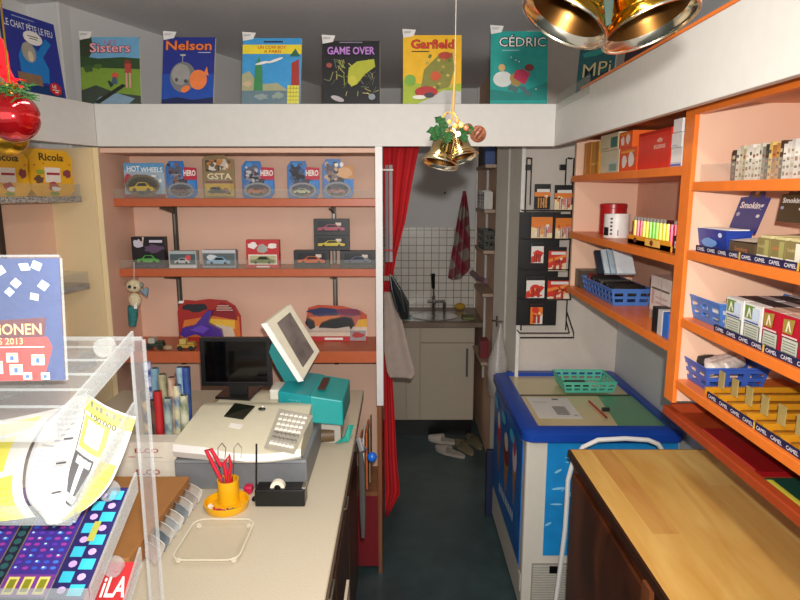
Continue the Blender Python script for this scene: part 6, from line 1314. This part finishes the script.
def bluet(g):
    TQ = M('3fc0d8', .4); PP = M('c8a8e0', .4)
    for k in range(9):
        y = .03 + k * .105; g.rect(.12 if k % 2 else .5, y, .46 if k % 2 else .9, y + .09, TQ); g.ell(.7 if k % 2 else .3, y + .045, .12, .03, PP)
    g.rect(.4, .48, .6, .66, M('b8b850'))
def purt(g):
    rr = random.Random(4); 
    g.rect(0, .86, 1, 1, M('7a3a94')); g.rect(0, .02, 1, .2, M('7a3a90')); g.rect(0, 0, 1, .02, M('20204a'))
    for c in range(3): g.rect(.08 + c * .31, .04, .30 + c * .31, .18, M('e8d878')); g.rect(.12 + c * .31, .06, .26 + c * .31, .16, M('8a8a20'))
    for r in range(12):
        for c in range(5): g.ell(.12 + c * .19, .25 + r * .05, .065, .014, M(rr.choice(['3a5ac8', '5a3ab0', 'a03aa0', '4a7ad8']), .4)); 
    for r in range(12):
        for c in range(5):
            if (r + c) % 3 == 0: g.ell(.12 + c * .19, .25 + r * .05, .03, .008, M('b8e0f0'))
ticket('lottery_ticket', -.516, -.462, 2, 0, 1, '27205c', bluet, 'dark blue ticket with turquoise squares at the right end of the purple row', 0, 'purple and blue tickets on the lower tray')
ticket('lottery_ticket', -.592, -.518, 2, 0, 1, '43308c', purt, 'purple ticket with dotted circles beside the turquoise one', 0, 'purple and blue tickets on the lower tray')
ticket('lottery_ticket', -.612, -.594, 2, 0, 1, '1c2036', lambda g: [g.ell(.5, .2 + k * .07, .35, .028, M('2c5a5c')) for k in range(10)], 'narrow dark ticket strip with teal scallops between the purple tickets', 0, 'purple and blue tickets on the lower tray')
ticket('lottery_ticket', -.69, -.614, 2, 0, 1, '43308c', purt, 'second purple ticket with dotted circles left of the dark strip', 0, 'purple and blue tickets on the lower tray')
ticket('lottery_ticket', -.77, -.692, 2, 0, .95, '7a4aa0', lambda g: (g.rect(.1, .3, .9, 1, M('e8e4ec')),), 'purple and white ticket at the left end of the row', 0, 'purple and blue tickets on the lower tray')
ticket('lottery_ticket', -.53, -.454, 3, .1, 1, 'b8282c', lambda g: (g.rect(0, 0, 1, .42, M('2a5cb0')), g.rect(0, .42, 1, .5, M('e8e0e0')), g.text('iLA', .38, .62, .92, .84, PAP), g.rect(.4, .54, .8, .57, M('e0b8b8'))), 'red and blue ticket with white letters on the lowest visible tray', 0)
# advertising poster in a clear holder on the rack
po = thing('poster_holder', (-.62, .83, 1.56), 'blue and red lottery poster in a clear holder on top of the rack', 'poster')
ct_, cb_ = PY(57, 258, .815), PY(65, 380, .80); u_ = Vector((1, .05, 0)).normalized(); v_ = (ct_ - cb_); v_ = (v_ - u_ * v_.dot(u_)); h = v_.length; w = .20
o_ = cb_ - u_ * w; b = MB(); v_.normalize(); nn = u_.cross(v_)
b.prism([o_, o_ + u_ * w, o_ + u_ * w + v_ * h, o_ + v_ * h], -nn * .001, M('20345f', .4)); f = Fr(b, o_, u_, v_, w, h)
f.rect(0, 0, 1, 1, M('2b4478', .35)); f.poly([(.0, 0), (.86, 0), (.93, .27), (.9, .36), (0, .34)], M('c8352c')); f.poly([(0, .33), (.88, .36), (.9, .52), (0, .46)], M('5a1c2c'))
f.text('MiLLiONEN', .40, .375, .87, .475, M('8a3a10'), .04); f.text('MiLLiONEN', .405, .38, .865, .47, M('f4d088'), .01); f.text('S 2013', .58, .30, .74, .355, M('f0c880'), .01); f.rect(.45, .275, .88, .283, PAP)
rr = random.Random(12)
for (x, y, s, r) in ((.45, .88, .07, .5), (.62, .9, .06, -.2), (.78, .93, .05, .9), (.35, .76, .07, .4), (.72, .8, .055, 0), (.86, .94, .06, .3), (.56, .74, .06, -.4), (.9, .78, .06, .1), (.2, .9, .06, .2), (.1, .75, .06, .7), (.68, .68 + .05, .05, 0), (.84, .69, .05, .5)):
    f.poly([(x + s * math.cos(r + k * 1.571) * (1 if k % 2 else .7), y + s * math.sin(r + k * 1.571) * .8) for k in range(4)], M(rr.choice(['d8dce8', 'c0cce0', 'e0dce4'])))
for (x, y, s) in ((.56, .12, .055), (.70, .10, .045), (.68, .20, .04), (.85, .18, .045), (.3, .12, .06), (.78, .05, .03), (.45, .14, .04), (.9, .05, .03)):
    f.rect(x - s, y - s, x + s * .9, y + s * .9, M('f4e8dc')); f.rect(x - s, y + s * .5, x + s * .9, y + s * .7, M('f0b868')); f.rect(x - .015, y - s * .6, x + .01, y + s * .3, M('5a78b8'))
b.build('poster', po)
b = MB(); b.prism([o_ + nn * .003, o_ + u_ * (w + .004) + nn * .003, o_ + u_ * (w + .004) + v_ * (h + .004) + nn * .003, o_ + v_ * (h + .004) + nn * .003], nn * .0012, clearm('clear_sleeve', (235, 235, 240), .05, .08, .04)); 
for q0_, q1_ in ((o_ + u_ * (w + .003), o_ + u_ * (w + .003) + v_ * h), (o_ + v_ * (h + .003), o_ + u_ * w + v_ * (h + .003))): b.tube([q0_, q1_], .0016, CLEARE, 6)
b.build('sleeve', po)

# ============================================================ HANGING BELLS
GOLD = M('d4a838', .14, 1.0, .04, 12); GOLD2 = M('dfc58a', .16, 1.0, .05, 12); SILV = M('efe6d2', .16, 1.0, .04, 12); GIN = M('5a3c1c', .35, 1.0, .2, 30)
def bell(par, c, axis, R, L, m, minner, nm='bell'):
    """c = centre of the mouth, axis = direction out of the mouth"""
    axis = Vector(axis).normalized(); T = Matrix.Translation(c) @ (-axis).to_track_quat('Z', 'Y').to_matrix().to_4x4()
    b = MB(); b.tube([T @ Vector((R * .995 * math.cos(k * math.pi / 20), R * .995 * math.sin(k * math.pi / 20), .0)) for k in range(40)], R * .035, minner, 8, closed=True); lip = b
    prof = [(1.0, 0), (1.02, .02), (.99, .06), (.90, .12), (.80, .2), (.72, .3), (.67, .45), (.64, .65), (.60, .8), (.50, .93), (.32, 1.0), (0, 1.03)]
    b = MB(); b.lathe([(r * R, z * L) for r, z in prof], m, T, 40); 
    for zr, rr_ in ((.14, .885), (.72, .635)): b.lathe([((rr_ + .03 * math.sin(k * math.pi / 4)) * R, (zr + (k - 2) * .012) * L) for k in range(5)], m, T, 40)
    o = b.build(nm, par, smooth=True); lip.build('rim', o, smooth=True)
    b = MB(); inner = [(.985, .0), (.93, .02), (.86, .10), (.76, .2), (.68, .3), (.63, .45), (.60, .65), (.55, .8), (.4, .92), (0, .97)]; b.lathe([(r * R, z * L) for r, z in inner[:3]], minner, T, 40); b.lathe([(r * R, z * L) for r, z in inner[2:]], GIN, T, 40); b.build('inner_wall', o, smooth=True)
    b = MB(); p = Vector(c) - axis * L * .35; b.tube([Vector(c) - axis * L * .95, p], .0016, GOLD, 6); b.ball(p + axis * .004, R * .17, minner); b.build('clapper', o, smooth=True)
    return o
fwd = Vector((0, cp, -sp)); upv = Vector((0, sp, cp)); rt = Vector((1, 0, 0))
bb = thing('christmas_bells', (.15, .60, 2.13), 'pair of large shiny gold bells hanging at the top of the picture', 'christmas bells')
cL = C0 + ray(564, 22) * .60; cR = C0 + ray(650, 27) * .61
def bax(c, ix, iy, tow):
    """direction out of a bell's mouth: ix, iy across the line of sight, tow towards the viewer"""
    r_ = (c - C0).normalized(); xr = r_.cross(Vector((0, 0, 1))).normalized(); yr = xr.cross(r_).normalized(); v = Vector((ix, iy)).normalized() * math.sqrt(1 - tow * tow); return xr * v.x + yr * v.y - r_ * tow
axL = bax(cL, -.48, -.88, .40); axR = bax(cR, .37, -.93, .33)
bell(bb, cL, axL, .0445, .085, GOLD, SILV); bell(bb, cR, axR, .0475, .09, GOLD, SILV)
tl = cL - Vector(axL).normalized() * .088; tr_ = cR - Vector(axR).normalized() * .093; mid = (tl + tr_) / 2 + Vector((0, 0, .05))
b = MB(); b.tube([tl, tl.lerp(mid, .6) + Vector((0, 0, .008)), mid, tr_.lerp(mid, .6) + Vector((0, 0, .008)), tr_], .003, GOLD, 8); b.build('cord', bb, smooth=True)
b = MB(); b.tube([mid, (mid.x, mid.y, CEIL)], .0025, GOLD, 8); b.build('hanging_cord', bb, smooth=True)
b = MB(); b.prism([C0 + ray(604, 0) * .57, C0 + ray(614, 0) * .57, C0 + ray(611, 24) * .57, C0 + ray(606, 26) * .57], (0, .004, 0), M('1e2a24', .4)); b.build('ribbon', bb)
sbl = thing('christmas_bells', (.1, 1.10, 1.95), 'small pair of golden bells with holly and pine cone hanging on a cord', 'christmas bells')
D = 1.10
c1 = C0 + ray(440, 164) * D; c2 = C0 + ray(461, 159) * (D + .01)
bell(sbl, c1, bax(c1, -.22, -.95, .28), .0335, .062, GOLD2, SILV); bell(sbl, c2, bax(c2, .28, -.95, .26), .0325, .060, GOLD2, SILV)
b = MB(); tpp = C0 + ray(453, 112) * D; b.tube([tpp, C0 + ray(455, 72) * D], .0026, M('a0844a', .5, .4), 8); b.tube([C0 + ray(455, 72) * D, (tpp.x + .003, tpp.y, CEIL)], .0008, M('8a8478', .6), 6); b.build('hanging_cord', sbl, smooth=True)
b = MB(); b.tube([C0 + ray(440, 122) * D, C0 + ray(446, 113) * D, tpp, C0 + ray(452, 120) * D, C0 + ray(447, 125) * D], .0018, M('d0a850', .3, .7), 6); b.tube([tpp, C0 + ray(460, 122) * D, C0 + ray(463, 130) * D], .0016, M('d0a850', .3, .7), 6); b.build('wire_curl', sbl, smooth=True)
HOL = M('1f4420', .45, noise=.2, scale=60)
def leaf(mb, p, dirv, L, w_, m, up_):
    d = Vector(dirv).normalized(); s_ = d.cross(up_).normalized(); pts = []
    for q, ww in ((0, .05), (.18, .75), (.3, .5), (.45, 1), (.58, .6), (.75, .75), (.85, .35), (1, 0)): pts.append((q, ww))
    a = [p + d * L * q + s_ * w_ * ww + up_ * .006 * math.sin(q * 3) for q, ww in pts]; c = [p + d * L * q - s_ * w_ * ww + up_ * .006 * math.sin(q * 3) for q, ww in pts]; mdl = [p + d * L * q - up_ * .002 for q, ww in pts]
    n = len(pts); mb.add(a + mdl + c, [(k, k + 1, n + k + 1, n + k) for k in range(n - 1)] + [(n + k, n + k + 1, 2 * n + k + 1, 2 * n + k) for k in range(n - 1)], m)
for (px, py, dx, dy, L) in ((446, 130, -1, -.15, .036), (446, 132, -.9, -.5, .034), (448, 128, -.7, .5, .030), (450, 132, -.3, -.9, .024), (458, 130, .5, -.8, .028), (460, 128, .9, -.3, .028), (444, 134, -.6, -.2, .028)):
    b = MB(); leaf(b, C0 + ray(px, py) * (D - .035), rt * dx + upv * dy - fwd * .15, L, .010, HOL, -fwd); b.build('holly_leaf', sbl)
for (px, py, r, c) in ((458, 134, .0052, 'e8dcc8'), (461, 125, .005, 'd8b468'), (455, 126, .005, 'c89a4c'), (449, 122, .004, 'c89a4c'), (466, 128, .005, 'a85c3c'), (457, 121, .0045, 'c87840')):
    b = MB(); b.ball(C0 + ray(px, py) * (D - .042), r, M(c, .3, coat=.5)); b.build('berry', sbl, smooth=True)
def cone(px, py, r, L, nm='pine_cone'):
    b = MB(); c = C0 + ray(px, py) * (D - .03); m = M('6b3c26', .6, noise=.25, scale=60); b.ball(c, r * .6, m)
    for i in range(7):
        for k in range(9):
            a = k * 2 * math.pi / 9 + i * .35; ph = math.pi * (i + .6) / 7.5; d = Vector((math.sin(ph) * math.cos(a), math.sin(ph) * math.sin(a), math.cos(ph))); s_ = d.orthogonal().normalized() * r * .22; t_ = d.cross(s_).normalized() * r * .16
            p = c + d * r * .5; b.hexa([p - s_ - t_, p + s_ - t_, p + s_ + t_, p - s_ + t_], [p + d * r * .55 - s_ * 1.2 - t_ * .7, p + d * r * .55 + s_ * 1.2 - t_ * .7, p + d * r * .55 + s_ * 1.2 + t_ * .7, p + d * r * .55 - s_ * 1.2 + t_ * .7], m)
    b.build(nm, sbl)
cone(478, 134, .0135, .02); cone(468, 129, .009, .015)
# ============================================================ RED BAUBLE with tinsel
ba = thing('christmas_bauble', (-.45, .70, 1.93), 'shiny red bauble with ribbon and green sprig hanging at the left edge', 'bauble')
BD = .72; c = C0 + ray(13, 117) * BD; b = MB(); b.ball(c, 25.5 / F * BD * .97, M('a80c14', .10, .75, .02, coat=1.0), (1, 1, 1), 40, 24); b.build('ball', ba, smooth=True)
b = MB(); ct2 = c + Vector((0, 0, .030)); b.lathe([(0, -.004), (.008, -.004), (.008, .006), (0, .007)], GOLD, Matrix.Translation(ct2), 14); b.tube([ct2 + Vector((0, 0, .006)), (ct2.x, ct2.y, CEIL)], .0011, GOLD, 6); b.build('cap', ba, smooth=True)
b = MB(); GT = M('1c4a18', .6, noise=.3, scale=80); rr = random.Random(2)
for k in range(190):
    a = rr.uniform(0, 6.28); q = C0 + ray(rr.uniform(-12, 30), rr.uniform(85, 99)) * (BD + rr.uniform(-.025, .02)); d = Vector((rr.uniform(-1, 1), rr.uniform(-1, 1), rr.uniform(-.7, .6))).normalized() * .011; b.tube([q, q + d], [.0010, .0004], GT, 4)
b.build('green_sprig', ba)
b = MB(); RR = M('d0101a', .3, noise=.1, coat=.4)
def rib(pts, w_):
    for k in range(len(pts) - 1):
        p, q = [C0 + ray(*pts[k]) * BD, C0 + ray(*pts[k + 1]) * BD]; b.add([p - rt * w_, p + rt * w_, q + rt * w_, q - rt * w_, p - rt * w_ + fwd * .004, p + rt * w_ + fwd * .004, q + rt * w_ + fwd * .004, q - rt * w_ + fwd * .004], [(0, 1, 2, 3), (7, 6, 5, 4), (0, 4, 5, 1), (1, 5, 6, 2), (2, 6, 7, 3), (3, 7, 4, 0)], RR)
rib([(-4, 38), (1, 52), (3, 68), (10, 82), (22, 88)], .006); rib([(-8, 60), (0, 72), (8, 78), (20, 80)], .007); rib([(-12, 80), (0, 84), (14, 86)], .006); b.build('ribbon', ba, smooth=True)
gb = thing('christmas_bauble', (-.47, .80, 1.88), 'golden bauble mostly hidden behind the red bauble at left', 'bauble')
c = C0 + ray(8, 138) * .86; b = MB(); b.ball(c, .026, M('c8962c', .2, .8), (1, 1, 1), 30, 18); b.build('ball', gb, smooth=True)
b = MB(); b.tube([c + Vector((0, 0, .026)), (c.x, c.y, CEIL)], .0011, GOLD, 6); b.build('hanging_cord', gb, smooth=True)
